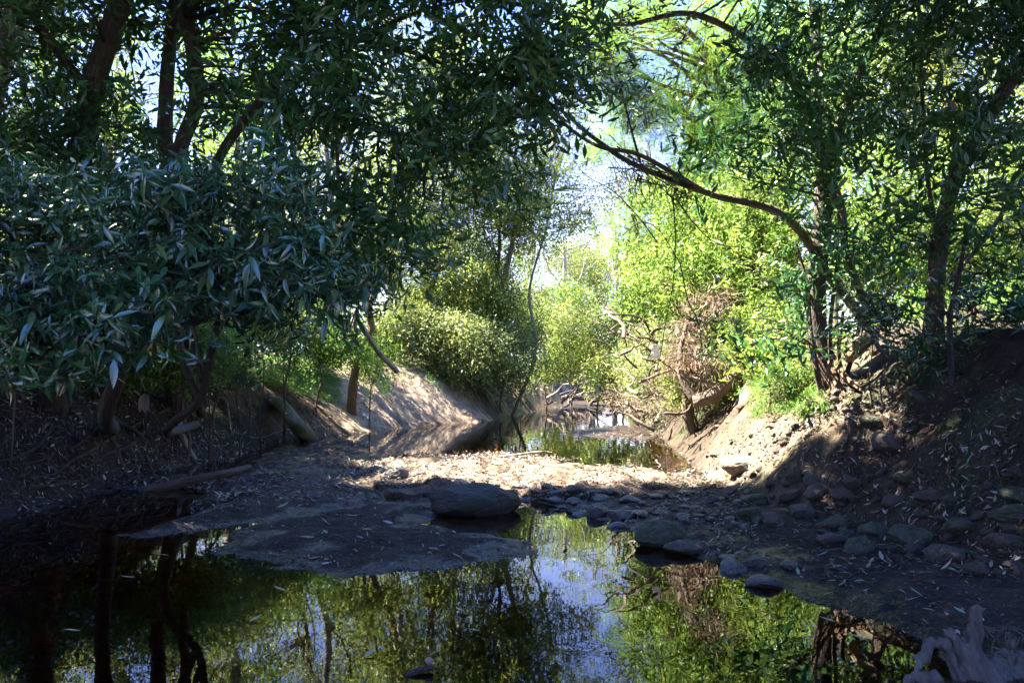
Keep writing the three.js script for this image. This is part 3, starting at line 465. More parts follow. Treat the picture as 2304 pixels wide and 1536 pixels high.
for (const r of [[[230, 950], [180, 1000], [100, 1035], [20, 1050]], [[230, 960], [215, 1010], [160, 1040], [120, 1070], [60, 1075]], [[240, 965], [260, 1010], [280, 1060], [300, 1090]], [[330, 960], [300, 1000], [230, 1030], [190, 1060]], [[120, 960], [90, 1000], [40, 1030], [-30, 1045]], [[250, 940], [320, 985], [330, 1030], [350, 1080]], [[400, 960], [350, 1010], [320, 1060]], [[60, 1100], [140, 1090], [220, 1075]], [[380, 920], [300, 960], [260, 990]]]) rootLine(exposedRoots, r, rr(0.022, 0.04), 0.01, M.root, 'root', 'root', rg);
rootLine('smooth grey root ending in a stub above the left leaf litter', [[400, 950, 0.1], [405, 985, 0.1], [425, 1020, 0.03], [440, 1040]], 0.045, 0.05, M.barkGrey);
rootLine('pale thin looping root on the mossy left bank', [[490, 900, 0.05], [505, 912, 0.12], [515, 945, 0.08], [520, 975]], 0.018, 0.014, M.barkGrey);
rootLine('long thin root trailing from the mossy bank to the fallen log', [[522, 975, 0.03], [580, 988, 0.02], [640, 970, 0.02], [700, 968]], 0.014, 0.008, M.barkGrey);
{
  const a = P(612, 905, 12.4), [x, d] = hit(695, 990), b = on(x, d, 0.05), t = thing('mossy_log', 'thick mossy log propped against the left bank', 'log', b);
  wood(t, 'log', [on(...hit(606, 888), -0.12), on(...hit(622, 915), 0.1), a.clone().lerp(b, 0.6), b], 0.13, 0.15, M.mossLog, { radial: 14, rough: 0.12 });
}
rootLine('half sunk grey log lying along the waterline at the foot of the left bank', [[310, 1118, 0.02], [400, 1098, 0.02], [500, 1076, 0.02], [560, 1060, 0.02]], 0.075, 0.05, M.root, 'fallen_log', 'log');
rootLine('thin stick leaning from the bank to the sunken log', [[430, 960, 0.2], [460, 1010, 0.2], [490, 1078, 0.05]], 0.012, 0.009, M.stickDark, 'stick', 'stick');
{ const [x, d] = hit(517, 1062), t = thing('broken_stump', 'small jagged grey stump standing beside the sunken log', 'stump', on(x, d)); wood(t, 'stump', [on(x, d, -0.05), on(x, d, 0.1), on(x + 0.02, d, 0.24)], 0.075, 0.03, M.barkGrey, { rough: 0.5, radial: 9 }); }
{
  const t = thing('leaning_pole', 'straight grey dead pole slanting from the leaves down to the sand bank', 'pole', P(890, 832, 19)); wood(t, 'pole', path([[795, 705, 17.6], [820, 742, 18], [850, 790, 18.5], [893, 836, 19]]), 0.04, 0.06, M.barkGrey, { rough: 0.1 });
}

// ---------------------------------------------------------------- trees farther off
R = rng(303);
function farTree({ name = 'tree', cat = 'tree', label, group, base, d, crowns, kind = 'small', mat = M.olive, bark = M.barkBrown, r = 0.09, stem, per = 10, spread = 0.34, opt = {}, limbs = 5, n = 30 }) {
  const bx = P(base, 840, d).x, b = on(bx, d), t = thing(name, label, cat, b, group);
  const ell = crowns.map(([px, py, rx, ry, dd = 0, rz]) => [P(px, py, d + dd), V(rx * d / F, ry * d / F, rz ?? Math.min(2.2, Math.max(rx, ry) * d / F))]);
  const top = ell[0][0].clone();
  const st = stem ? [b.clone().add(V(0, -0.15, 0)), ...path(stem.map(([x, y, q = 0]) => [x, y, d + q]))] : bend(b.clone().add(V(0, -0.15, 0)), top, 0.1, 4);
  wood(t, 'trunk', st, r, r * 0.45, bark, { radial: 8, flare: 0.3 });
  const all = [], per2 = Math.ceil(n / ell.length);
  for (const [c, rad] of ell) { const cl = inEllipsoid(c, rad, per2); all.push(...cl); }
  const pts = new THREE.CatmullRomCurve3(st).getPoints(12);
  for (let k = 0; k < limbs; k++) { const c = all[Math.floor(R() * all.length)], s = pts[4 + Math.floor(R() * 8)]; if (s.distanceTo(c) < 5) wood(t, 'limb', bend(s, c, 0.15, 4), r * 0.4, r * 0.12, bark, { radial: 6, seg: 10 }); }
  twigsTo(t, all, [st], bark, d < 24 ? 0.013 : 0.01, Math.min(44, n));
  if (kind === 'small' && d < 15.2 && cat === 'tree') { kind = 'spray'; per = Math.ceil(per * 1.3); spread = 0.34; }
  if (kind === 'small' && d < 23 && cat === 'tree') { kind = 'mid'; per = Math.ceil(per * 1.15); }
  const big = kind === 'mid' ? clamp(d / 17, 0.9, 1.25) : kind === 'small' ? clamp(d / 16, 0.85, 1.6) : 1; foliage(t, all, kind, mat, { n: Math.ceil(per / Math.sqrt(big)), spread, up: 0.2, scale: [0.75 * big, 1.25 * big], tint: [0.3, 1.5], yellow: 0.2, ...opt });
  return t;
}
// middle left: olive trees behind the sand bank
const gA = 'olive trees behind the sand bank', gB = 'sunlit trees along the right bank', gC = 'trees behind the left canopy', gD = 'far pale gums', gE = 'shrubs along the creek edge';
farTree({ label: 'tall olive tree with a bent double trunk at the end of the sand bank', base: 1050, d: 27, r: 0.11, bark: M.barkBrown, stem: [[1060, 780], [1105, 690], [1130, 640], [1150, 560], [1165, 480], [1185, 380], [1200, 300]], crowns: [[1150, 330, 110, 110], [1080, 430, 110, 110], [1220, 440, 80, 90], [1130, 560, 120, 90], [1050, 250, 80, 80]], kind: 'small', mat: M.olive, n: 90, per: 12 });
farTree({ label: 'straight slim olive tree just left of the bent double trunk', base: 1040, d: 27.5, r: 0.09, stem: [[1070, 760], [1118, 620], [1125, 480], [1135, 400]], crowns: [[1130, 420, 90, 120], [1020, 480, 80, 110], [1040, 620, 90, 90]], n: 60 });
farTree({ label: 'reddish leaning trunk with thin olive crown above the sand bank', base: 985, d: 27, r: 0.11, bark: M.barkRed, stem: [[970, 740], [963, 680], [985, 600], [975, 500]], crowns: [[960, 480, 90, 110], [920, 600, 80, 80], [1000, 360, 80, 80]], n: 36 });
farTree({ label: 'crooked dark trunk at the left edge of the sand bank', base: 790, d: 21, r: 0.12, bark: M.barkRed, stem: [[800, 830], [835, 745], [830, 690], [870, 600], [900, 520]], crowns: [[860, 520, 100, 100], [800, 620, 80, 70], [930, 420, 90, 80]], n: 36 });
for (const [ix, [px, d, cr, mat]] of [[900, 28, [[900, 330, 130, 150], [960, 200, 110, 110], [850, 480, 110, 110]], M.olive], [1010, 31, [[1020, 300, 130, 140], [1080, 180, 110, 110]], M.lime], [700, 24, [[700, 500, 140, 120], [620, 380, 130, 120], [760, 330, 110, 110]], M.olive], [560, 22, [[560, 620, 130, 90], [520, 500, 130, 110], [640, 660, 110, 90]], M.olive]].entries())
  farTree({ label: ['tall olive tree rising straight behind the sand bank', 'lime tinged tree between the sand bank trees and the bright sky gap', 'leafy olive tree behind the straight slender stem', 'low spreading olive tree behind the twin stemmed dark tree'][ix], group: gA, base: px, d, crowns: cr, mat, n: 60, per: 12 });
// low shrubs left of the upper pool
for (const [ix, [px, py, rx, ry, d, mat]] of [[640, 720, 90, 60, 17, M.fern], [720, 760, 80, 60, 19, M.fern], [880, 740, 90, 60, 26, M.olive], [960, 780, 80, 60, 26, M.grey], [1050, 790, 80, 70, 26, M.grey], [1130, 800, 70, 70, 27, M.grey], [1170, 720, 70, 70, 30, M.olive], [1090, 700, 80, 60, 28, M.olive], [820, 800, 50, 40, 23, M.fern], [1010, 700, 80, 70, 29, M.olive]].entries())
  farTree({ name: 'shrub', cat: 'shrub', label: ['green shrub at the top of the mossy log', 'green shrub between the mossy log and the slender stem', 'olive shrub above the crest of the sand bank', 'grey green shrub at the foot of the reddish leaning trunk', 'grey green shrub on the dark undercut end of the sand bank', 'grey green shrub hanging over the upper pool from the undercut bank', 'olive shrub beyond the bent double trunk', 'olive shrub at the base of the straight slim olive tree', 'small green shrub behind the crooked dark trunk', 'olive shrub between the reddish trunk and the double trunk'][ix], group: 'shrubs on the left bank', base: px, d, r: 0.03, crowns: [[px, py, rx, ry]], mat, n: 22, per: 14, limbs: 3, opt: { up: 0.5 } });
farTree({ name: 'shrub', cat: 'shrub', label: 'thin twiggy shrub growing out of the foot of the sand bank', base: 832, d: 20.5, r: 0.025, stem: [[834, 880], [842, 850], [850, 820]], crowns: [[855, 810, 60, 35]], mat: M.fern, n: 6, per: 5, limbs: 5, spread: 0.3 });
for (const [ix, [px, py, rx, ry, d, mat]] of [[20, 700, 120, 60, 13, M.olive], [180, 720, 110, 60, 14, M.fern], [340, 720, 110, 60, 14, M.olive], [480, 740, 100, 60, 15, M.fern], [560, 700, 90, 60, 16, M.olive], [100, 620, 130, 80, 17, M.olive], [330, 640, 130, 80, 18, M.olive], [520, 640, 110, 80, 19, M.olive], [420, 780, 90, 40, 13, M.fern], [250, 780, 90, 40, 12.5, M.fern], [80, 780, 90, 40, 12, M.fern]].entries())
  farTree({ name: 'shrub', cat: 'shrub', label: 'leafy undergrowth shrub on the left bank behind the glossy bush', group: 'undergrowth behind the glossy bush', base: px, d, r: 0.03, crowns: [[px, py, rx, ry, 0, 0.9]], mat, n: 20, per: 13, limbs: 3, opt: { up: 0.5 } });
// trees seen through the left canopy
for (const [px, d, cr, mat] of [[60, 16, [[40, 120, 160, 180], [80, 330, 150, 140]], M.lime], [240, 18, [[240, 60, 150, 140], [320, 250, 120, 130]], M.lime], [520, 20, [[520, 130, 140, 150], [560, 330, 130, 130]], M.feather], [720, 22, [[720, 120, 140, 160], [800, 260, 110, 120]], M.lime], [880, 26, [[880, 60, 150, 150], [980, 100, 120, 120]], M.olive], [150, 19, [[150, 470, 160, 130], [60, 600, 150, 110]], M.olive], [400, 17, [[400, 480, 150, 120], [420, 620, 140, 90]], M.olive], [-250, 14, [[-200, 300, 200, 260], [-350, 100, 200, 200]], M.olive]])
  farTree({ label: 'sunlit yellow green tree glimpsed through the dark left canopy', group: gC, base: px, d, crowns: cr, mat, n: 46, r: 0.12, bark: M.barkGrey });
// right bank: bright trees behind the forked tree
for (const [ix, [px, d, cr, mat, kind]] of [
  [1560, 15.5, [[1560, 640, 120, 90], [1620, 520, 110, 90]], M.lime, 'small'], [1700, 14.5, [[1690, 600, 120, 120], [1740, 450, 110, 110]], M.lime, 'small'], [1960, 14, [[1960, 560, 130, 110], [2000, 430, 120, 110]], M.lime, 'small'], [2150, 14.5, [[2140, 560, 140, 110], [2200, 420, 140, 120], [2060, 650, 120, 80]], M.lime, 'small'],
  [2280, 16, [[2280, 300, 140, 200], [2260, 600, 140, 100]], M.olive, 'small'], [1780, 18, [[1780, 330, 140, 140], [1850, 180, 140, 140]], M.lime, 'small'], [2040, 19, [[2040, 230, 160, 150], [2100, 80, 160, 120]], M.olive, 'small'], [1500, 20, [[1520, 480, 90, 100], [1580, 360, 100, 100], [1450, 620, 80, 80]], M.lime, 'small'], [1650, 22, [[1640, 250, 130, 130], [1700, 100, 140, 120]], M.lime, 'small'], [1880, 24, [[1880, 60, 160, 120], [1960, 200, 150, 120]], M.olive, 'small'], [2400, 14, [[2420, 400, 160, 250]], M.olive, 'small'], [1460, 30, [[1460, 690, 70, 60], [1480, 560, 70, 80]], M.lime, 'small'], [1620, 26, [[1560, 760, 90, 50], [1650, 720, 80, 60]], M.olive, 'small']].entries())
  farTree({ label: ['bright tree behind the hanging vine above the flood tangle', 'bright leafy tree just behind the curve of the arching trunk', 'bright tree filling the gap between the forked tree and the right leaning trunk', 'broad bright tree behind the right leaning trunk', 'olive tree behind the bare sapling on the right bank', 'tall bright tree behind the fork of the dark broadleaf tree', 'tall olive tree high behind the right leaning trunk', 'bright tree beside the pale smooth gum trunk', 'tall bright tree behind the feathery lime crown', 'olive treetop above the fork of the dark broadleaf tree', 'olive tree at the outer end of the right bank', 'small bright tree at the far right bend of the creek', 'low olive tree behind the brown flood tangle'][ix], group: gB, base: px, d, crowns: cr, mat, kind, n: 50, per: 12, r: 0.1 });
farTree({ name: 'feathery_tree', label: 'feathery lime green tree leaning over the creek above the arching trunk', base: 1760, d: 17, r: 0.13, bark: M.barkRed, stem: [[1740, 560], [1700, 365], [1640, 250], [1600, 130], [1540, 60]], crowns: [[1450, 80, 150, 90], [1580, 170, 110, 110], [1620, 40, 130, 90], [1500, 260, 90, 70], [1640, 300, 90, 80], [1400, 210, 90, 70], [1340, 120, 60, 60]], kind: 'feather', mat: M.feather, n: 100, per: 13, spread: 0.45, limbs: 12 });
farTree({ name: 'feathery_tree', label: 'lower feathery lime green tree below the arching trunk', base: 1470, d: 24, r: 0.08, stem: [[1480, 740], [1440, 560], [1420, 470]], crowns: [[1420, 520, 60, 60], [1500, 430, 70, 60], [1390, 300, 70, 60]], kind: 'feather', mat: M.feather, n: 34, per: 12, spread: 0.5 });
farTree({ name: 'feathery_tree', label: 'high feathery crown reaching the gap of bright sky', base: 1700, d: 21, r: 0.11, bark: M.barkRed, stem: [[1690, 500], [1700, 365], [1580, 130], [1500, 40]], crowns: [[1360, 30, 90, 60], [1480, 10, 100, 70], [1300, 60, 50, 30]], kind: 'feather', mat: M.feather, n: 40, per: 11, spread: 0.5, limbs: 9 });
// shrubs at the right edge of the creek
for (const [ix, [px, py, rx, ry, d, mat]] of [[1660, 820, 70, 60, 15, M.olive], [1600, 780, 80, 60, 17, M.grey], [1500, 820, 60, 50, 20, M.grey], [1440, 790, 70, 60, 22, M.grey], [1400, 850, 60, 40, 25, M.olive], [1350, 780, 60, 60, 30, M.olive], [1290, 760, 60, 60, 33, M.olive], [1230, 800, 60, 60, 32, M.olive], [1740, 760, 80, 60, 13.5, M.lime], [1560, 850, 60, 40, 16, M.olive], [1470, 870, 50, 30, 21, M.grey], [1240, 730, 70, 50, 36, M.grey]].entries())
  farTree({ name: 'shrub', cat: 'shrub', label: ['olive shrub at the trunk of the curved grey log', 'grey green shrub above the brown flood tangle', 'grey green shrub behind the white plastic scrap', 'grey green shrub on the right edge of the upper pool', 'olive shrub leaning low over the narrow far water', 'olive shrub beside the debris dam on the right', 'olive shrub rising behind the debris dam', 'olive shrub on the left end of the debris dam', 'bright shrub between the curved log and the sunny shrub', 'low olive shrub under the curved grey log', 'low grey green shrub at the waterline of the upper pool', 'pale grey shrub in the sunny clearing beyond the debris dam'][ix], group: gE, base: px, d, r: 0.035, crowns: [[px, py, rx, ry]], mat, n: 16, per: 11, limbs: 4, opt: { up: 0.3 } });
farTree({ name: 'shrub', cat: 'shrub', label: 'bright sunlit green shrub at the top of the sunny bank', base: 1800, d: 11.3, r: 0.02, crowns: [[1800, 860, 75, 45, 0, 0.4], [1850, 830, 50, 40, 0, 0.3]], mat: M.lime, kind: 'small', n: 16, per: 9, spread: 0.16, opt: { scale: [0.5, 0.8], up: 0.6 } });
farTree({ name: 'shrub', cat: 'shrub', label: 'yellow leaved shoot beside the forked trunk', base: 1740, d: 11.2, r: 0.018, crowns: [[1720, 810, 60, 25, 0, 0.3]], mat: M.lime, kind: 'spray', n: 8, per: 6, spread: 0.18, opt: { yellow: 0.8 } });
for (const [ix, [px, py]] of [[1960, 725], [2060, 770], [2230, 790], [2290, 830], [2290, 700], [2190, 690], [1990, 690]].entries())
  farTree({ name: 'shoot', cat: 'shoot', label: ['dark leafy shoot above the broken log', 'dark leafy shoot beside the roots of the right leaning trunk', 'dark leafy shoot on the slope beyond the bare sapling', 'low dark shoot at the outer edge of the right bank', 'high dark shoot at the outer edge of the right bank', 'dark leafy shoot beside the bare sapling', 'dark leafy shoot between the forked tree and the leaning trunk'][ix], group: 'leafy shoots on the right bank', base: px, d: 9.2, r: 0.012, crowns: [[px, py, 40, 24, 0, 0.25]], mat: M.glossy, kind: 'spray', n: 5, per: 6, spread: 0.16, limbs: 2, opt: { up: -0.2 } });
for (const [px, py, rx, ry, d] of [[2200, 720, 120, 40, 12], [2080, 730, 70, 30, 12], [1990, 790, 60, 30, 13]])
  farTree({ name: 'shrub', cat: 'shrub', label: 'low green ground shrub behind the right bank', group: 'ground shrubs behind the right bank', base: px, d, r: 0.02, crowns: [[px, py, rx, ry, 0, 0.8]], mat: M.fern, n: 16, per: 9, spread: 0.25 });
farTree({ name: 'gum_tree', label: 'sparse gum crown standing against the bright sky gap', base: 1150, d: 28, r: 0.06, bark: M.barkGrey, crowns: [[1250, 400, 40, 50], [1300, 480, 40, 36], [1225, 300, 36, 40], [1320, 330, 46, 50], [1380, 420, 46, 46], [1290, 220, 40, 40]], mat: M.grey, n: 42, per: 6, spread: 0.3 });
// pale gums and closing woods
farTree({ name: 'gum_tree', label: 'pale smooth gum trunk standing upright behind the creek trees', base: 1482, d: 32, r: 0.17, bark: M.barkPale, stem: [[1485, 640], [1480, 540], [1470, 440], [1455, 340]], crowns: [[1440, 320, 70, 60], [1500, 400, 60, 60]], mat: M.grey, kind: 'hang', n: 18, per: 8 });
for (const [px, d, top] of [[1268, 46, 540], [1335, 52, 500], [1385, 48, 520], [1180, 50, 470], [1440, 58, 420], [1560, 50, 300], [1020, 50, 350], [860, 46, 250], [1700, 48, 200], [700, 44, 150], [1860, 46, 150], [2050, 44, 100], [480, 44, 100], [250, 42, 60], [2240, 42, 60]])
  farTree({ name: 'gum_tree', label: 'distant pale gum standing in full sun beyond the creek bend', group: gD, base: px, d, r: 0.17, bark: M.barkPale, crowns: [[px, top, 70, 60], [px + rr(-50, 50), top + 110, 70, 60], [px + rr(-40, 40), top + 200, 60, 50]], mat: M.grey, kind: 'far', n: 18, per: 8, spread: 0.7, limbs: 8, opt: { cull: false } });
for (const [px, py, rx, ry, d] of [[1250, 690, 60, 50, 44], [1340, 640, 60, 70, 50], [1290, 590, 50, 60, 58], [1290, 800, 80, 40, 42], [1420, 740, 60, 60, 42], [1100, 640, 80, 110, 44], [1500, 640, 80, 110, 44], [950, 600, 100, 150, 42], [1650, 600, 100, 150, 40], [800, 600, 100, 150, 38], [1820, 600, 110, 150, 36], [620, 600, 120, 160, 36], [2000, 600, 110, 160, 34], [400, 600, 130, 160, 32], [2200, 600, 130, 160, 32], [150, 600, 140, 170, 30], [-60, 500, 140, 240, 28], [2400, 500, 140, 240, 28]])
  farTree({ name: 'bushy_tree', label: 'rounded sunlit tree in the woods closing the view', group: 'woods closing the view', base: px, d, r: 0.1, bark: M.barkGrey, crowns: [[px, py, rx, ry]], mat: [M.olive, M.lime, M.grey][Math.floor(R() * 3)], kind: 'far', n: 26, per: 9, spread: 0.6, limbs: 3, opt: { cull: false } });
// tall trees around and above the camera that keep the foreground in shade
for (const [x, d, h, cr] of [[-6.5, 5, 13, [[-4.2, 8.5, 8, 3.2, 2.2, 3.4]]], [-7.5, 10.5, 15, [[-5.5, 9.5, 11, 2.8, 2.4, 2.6]]], [-9, 1, 14, [[-6.5, 8, 3.5, 3, 3, 3.2]]], [7, 8, 14, [[3.6, 10.5, 9.8, 3.2, 2.2, 2.8], [6.5, 8, 6, 2.4, 2.4, 2.6]]], [8, 2, 13, [[6.5, 8, 1, 2.6, 3, 3]]], [-10, 7.5, 15, [[-8.5, 10.5, 8, 3, 2.8, 3.6]]], [5.8, 0.8, 13, [[0.3, 11.2, 6.5, 3.4, 1.8, 3]]], [-12, 13.5, 14, [[-9.6, 9.4, 13.2, 3.4, 2.6, 3.2]]], [7.5, 6, 13, [[0.8, 9.3, 8.3, 2.6, 1.5, 2]]], [-6.8, 2.5, 12, [[-2.4, 7.8, 4.6, 2.6, 1.5, 2.6]]], [6.2, 3.4, 12, [[2.6, 7.6, 4.4, 2.6, 1.5, 2.4]]], [-12, 9.5, 13, [[-6.8, 8.6, 9.6, 2.4, 1.6, 2.2]]], [-14, 10.5, 13, [[-10.7, 8.6, 10.3, 2.5, 2, 2.6]]], [-13, 11.8, 14, [[-8.3, 8.8, 12.3, 2.4, 1.6, 1.8]]], [-7, -8, 9, [[-6.5, 4.5, -7, 3, 3.5, 3]]], [7, -8, 9, [[6.5, 4.5, -8, 3, 3.5, 3]]], [5.5, 3, 12, [[-0.5, 9.5, 2.5, 3.2, 2, 3]]], [9.5, -1, 9, [[8.5, 4, -2, 2.5, 3, 3.5]]], [-9, -3, 9, [[-8.5, 4, -2, 2.5, 3, 3]]]]) {
  const b = on(x, d), t = thing('canopy_tree', 'tall tree whose high crown shades the foreground pool', 'tree', b, 'tall shade trees around the pool'), c = V(cr[0][0], cr[0][1], -cr[0][2]), st = bend(b.clone().add(V(0, -0.1, 0)), c, 0.08, 5);
  wood(t, 'trunk', st, 0.2, 0.09, M.barkBrown, { radial: 10, flare: 0.4 });
  const cl = cr.flatMap(([cx, cy, cd, rx, ry, rz]) => inEllipsoid(V(cx, cy, -cd), V(rx, ry, rz), 90, 0.3));
  twigsTo(t, cl, [st], M.barkBrown, 0.014, 40);
  foliage(t, cl, 'mid', M.broad, { n: 19, spread: 0.5, scale: [1.1, 1.8], up: 0.2, wide: 0.16 });
}
console.log('sprigs', foliage.count);

// ---------------------------------------------------------------- stones
R = rng(404);
function stoneGeo(seed, detail = 3, sharp = 0.3) {
  let g = new THREE.IcosahedronGeometry(1, detail); const p = g.attributes.position, uv = [], pl = [], q = rng(seed);
  for (let k = 0; k < 11; k++) pl.push([V(q() * 2 - 1, q() * 2 - 1, q() * 2 - 1).normalize(), mix(0.9, 0.55, sharp / 0.3) + q() * 0.28]);
  for (let i = 0; i < p.count; i++) {
    const v = V(p.getX(i), p.getY(i), p.getZ(i)), n = v.clone(); let r = 1 + 0.3 * fbm(v.x * 1.1 + seed, v.y * 1.1, v.z * 1.1, 3);
    for (const [a, h] of pl) { const dt = n.dot(a); if (dt * r > h) r = mix(r, h / dt, 0.9); }
    r += 0.07 * fbm(v.x * 3 + seed, v.y * 3, v.z * 3, 3) + 0.025 * noise(v.x * 11, v.y * 11 + seed, v.z * 11);
    v.multiplyScalar(r); p.setXYZ(i, v.x, v.y, v.z); uv.push(v.x * 0.55 + v.y * 0.3, v.z * 0.55 + v.y * 0.5);
  }
  return toCreasedNormals(boxUV(g, 0.5), 0.7);
}
const stones = [1, 2, 3, 4, 5, 6, 7, 8].map((k) => stoneGeo(k * 17, 3, 0.3));
function rock(name, label, px, py, sx, sy, sz, mat, { geo, turn = rr(0, 6.28), sink = 0.25, group, tilt = 0.2 } = {}) {
  const [x, d] = hit(px, py), o = shadow(new THREE.Mesh(geo ?? stones[Math.floor(R() * 8)], mat)); o.position.copy(on(x, d, sy * (1 - 2 * sink))); o.rotation.set(rr(-tilt, tilt), turn, rr(-tilt, tilt)); o.scale.set(sx, sy, sz); o.name = nm(name); tag(o, label, 'rock', group); scene.add(o); return o;
}
rock('boulder', 'large smooth dark boulder at the end of the sand bar', 1062, 1150, 0.5, 0.22, 0.36, M.boulder, { geo: stoneGeo(5, 5, 0.06), turn: 0.15, tilt: 0.03, sink: 0.3 });
rock('boulder', 'mossy green topped boulder at the right edge of the pool', 1485, 1222, 0.25, 0.16, 0.21, M.stoneMoss, { geo: stoneGeo(29, 4, 0.24), turn: 0.6, sink: 0.38, tilt: 0.05 });
rock('boulder', 'low brown slab rock beside the mossy boulder', 1555, 1240, 0.21, 0.07, 0.16, M.stone, { geo: stoneGeo(31, 4, 0.24), turn: 0.1, sink: 0.3, tilt: 0.05 });
const ledges = [['blunt pale sandstone nose jutting over the creek edge in the sun', 1618, 1080, 0.16, 0.1, 0.16], ['broad pale sandstone slab in the middle of the sun patch', 1672, 1052, 0.3, 0.14, 0.26]];
ledges.forEach(([l, x, y, a, b, c], k) => rock('sandstone_ledge', l, x, y, a, b, c, M.sandstone, { geo: stoneGeo(37 + k * 3, 5, 0.1), turn: -0.7 + k * 0.4, sink: 0.42, tilt: 0.3 }));
const wet = 'dark wet stone at the edge of the riffle', wetG = 'wet stones along the riffle';
for (const [x, y, s] of [[1190, 1125, 0.09], [1250, 1130, 0.1], [1262, 1160, 0.1], [1340, 1160, 0.17], [1395, 1165, 0.15], [1310, 1165, 0.12], [1440, 1160, 0.1], [1385, 1190, 0.1], [1220, 1118, 0.06], [1290, 1130, 0.09], [1350, 1125, 0.11], [1420, 1130, 0.12], [1375, 1110, 0.1], [1480, 1120, 0.1], [1545, 1110, 0.09], [1170, 1098, 0.1], [1110, 1094, 0.1], [1040, 1090, 0.12], [1230, 1098, 0.11], [1290, 1102, 0.1], [890, 1075, 0.2], [850, 1062, 0.14], [940, 1068, 0.1], [1060, 1165, 0.05], [1090, 1168, 0.04], [1655, 1285, 0.13], [1720, 1320, 0.14], [1700, 1272, 0.1], [1640, 1262, 0.08], [1780, 1280, 0.11]]) rock('wet_stone', wet, x, y, s * rr(0.9, 1.3), s * rr(0.45, 0.65), s * rr(0.8, 1.2), M.stoneDark, { group: wetG, sink: 0.36 });
for (let k = 0; k < 70; k++) { const u = R(), x = mix(1150, 1650, u) + rr(-40, 40), y = mix(1112, 1135, u) + rr(-22, 40) * (0.4 + u); rock('wet_stone', wet, x, y, rr(0.035, 0.085), rr(0.02, 0.045), rr(0.035, 0.08), M.stoneDark, { group: wetG, sink: 0.36 }); }
const bk = 'brown earthy stone half buried in the right bank', bkG = 'stones on the right bank';
for (const [x, y, s] of [[1780, 1120, 0.15], [1840, 1110, 0.13], [1810, 1160, 0.16], [1830, 1085, 0.12], [1790, 1075, 0.1], [1960, 950, 0.14], [1990, 1000, 0.16], [1920, 1090, 0.12], [2010, 1130, 0.14], [1700, 1130, 0.15], [1690, 1165, 0.16], [1740, 1180, 0.14], [1900, 1120, 0.12], [2040, 1080, 0.1], [2090, 1120, 0.12], [1880, 1180, 0.15], [1970, 1200, 0.17], [2050, 1220, 0.17], [2120, 1260, 0.18], [1870, 1220, 0.14], [2160, 1190, 0.14], [2280, 1160, 0.14], [2260, 1230, 0.15], [1930, 1240, 0.12], [2200, 1290, 0.13], [2060, 900, 0.12], [2290, 1120, 0.12], [1640, 1110, 0.1], [1600, 1130, 0.1]]) rock('bank_stone', bk, x, y, s * rr(0.9, 1.35), s * rr(0.55, 0.8), s * rr(0.8, 1.1), R() < 0.35 ? M.stoneMoss : M.stone, { group: bkG, tilt: 0.5, sink: 0.4 });
for (let k = 0; k < 110; k++) { const x = rr(1560, 2300), y = mix(1110, 1200, (x - 1560) / 740) + rr(-120, 90) * ((x - 1500) / 800 + 0.25), s = rr(0.02, 0.075); rock('bank_stone', bk, x, y, s * rr(0.9, 1.4), s * rr(0.5, 0.8), s, R() < 0.3 ? M.stoneMoss : M.stone, { group: bkG, tilt: 0.5, sink: 0.4 }); }

for (let k = 0; k < 45; k++) { const u = R(), s = rr(0.02, 0.07); rock('bank_stone', bk, mix(1600, 1900, u) + rr(-40, 40), mix(1080, 880, u) + rr(-40, 40), s * 1.2, s * 0.8, s, M.stone, { group: bkG, tilt: 0.5, sink: 0.36 }); }

// ---------------------------------------------------------------- driftwood stump in the lower right corner
function blend(bones, cell, k, extra) {
  const lo = V(1e9, 1e9, 1e9), hi = V(-1e9, -1e9, -1e9); for (const [a, b, ra, rb] of bones) for (const [p, r] of [[a, ra], [b, rb]]) { lo.min(p.clone().addScalar(-r - 0.06)); hi.max(p.clone().addScalar(r + 0.06)); }
  const size = hi.clone().sub(lo), half = Math.max(size.x, size.y, size.z) / 2, c = lo.clone().add(hi).multiplyScalar(0.5), res = Math.min(150, Math.ceil(half * 2 / cell)), mc = new MarchingCubes(res, new THREE.MeshStandardMaterial(), false, false, 400000);
  mc.isolation = 0; const p = V(0, 0, 0), ab = V(0, 0, 0), h = res / 2;
  for (let z = 0; z < res; z++) for (let y = 0; y < res; y++) for (let x = 0; x < res; x++) {
    p.set((x - h) / h, (y - h) / h, (z - h) / h).multiplyScalar(half * 1.05).add(c); let s = 0;
    for (const [a, b, ra, rb] of bones) { ab.subVectors(b, a); const t = clamp(((p.x - a.x) * ab.x + (p.y - a.y) * ab.y + (p.z - a.z) * ab.z) / Math.max(1e-9, ab.lengthSq())), dd = Math.hypot(p.x - a.x - ab.x * t, p.y - a.y - ab.y * t, p.z - a.z - ab.z * t) - mix(ra, rb, t); s += Math.exp(-dd * k); }
    mc.field[x + y * res + z * res * res] = -(-Math.log(s + 1e-30) / k + extra(p));
  }
  mc.update(); const n = mc.count, pos = Float32Array.from(mc.positionArray.subarray(0, n * 3)), nor = Float32Array.from(mc.normalArray.subarray(0, n * 3)), uv = new Float32Array(n * 2);
  for (let i = 0; i < n; i++) { pos[i * 3] = pos[i * 3] * half * 1.05 + c.x; pos[i * 3 + 1] = pos[i * 3 + 1] * half * 1.05 + c.y; pos[i * 3 + 2] = pos[i * 3 + 2] * half * 1.05 + c.z; uv[i * 2] = pos[i * 3] + pos[i * 3 + 2] * 0.5; uv[i * 2 + 1] = pos[i * 3 + 1] + pos[i * 3 + 2] * 0.3; }
  const g = new THREE.BufferGeometry(); g.setAttribute('position', new THREE.BufferAttribute(pos, 3)); g.setAttribute('normal', new THREE.BufferAttribute(nor, 3)); return boxUV(g, 1);
}
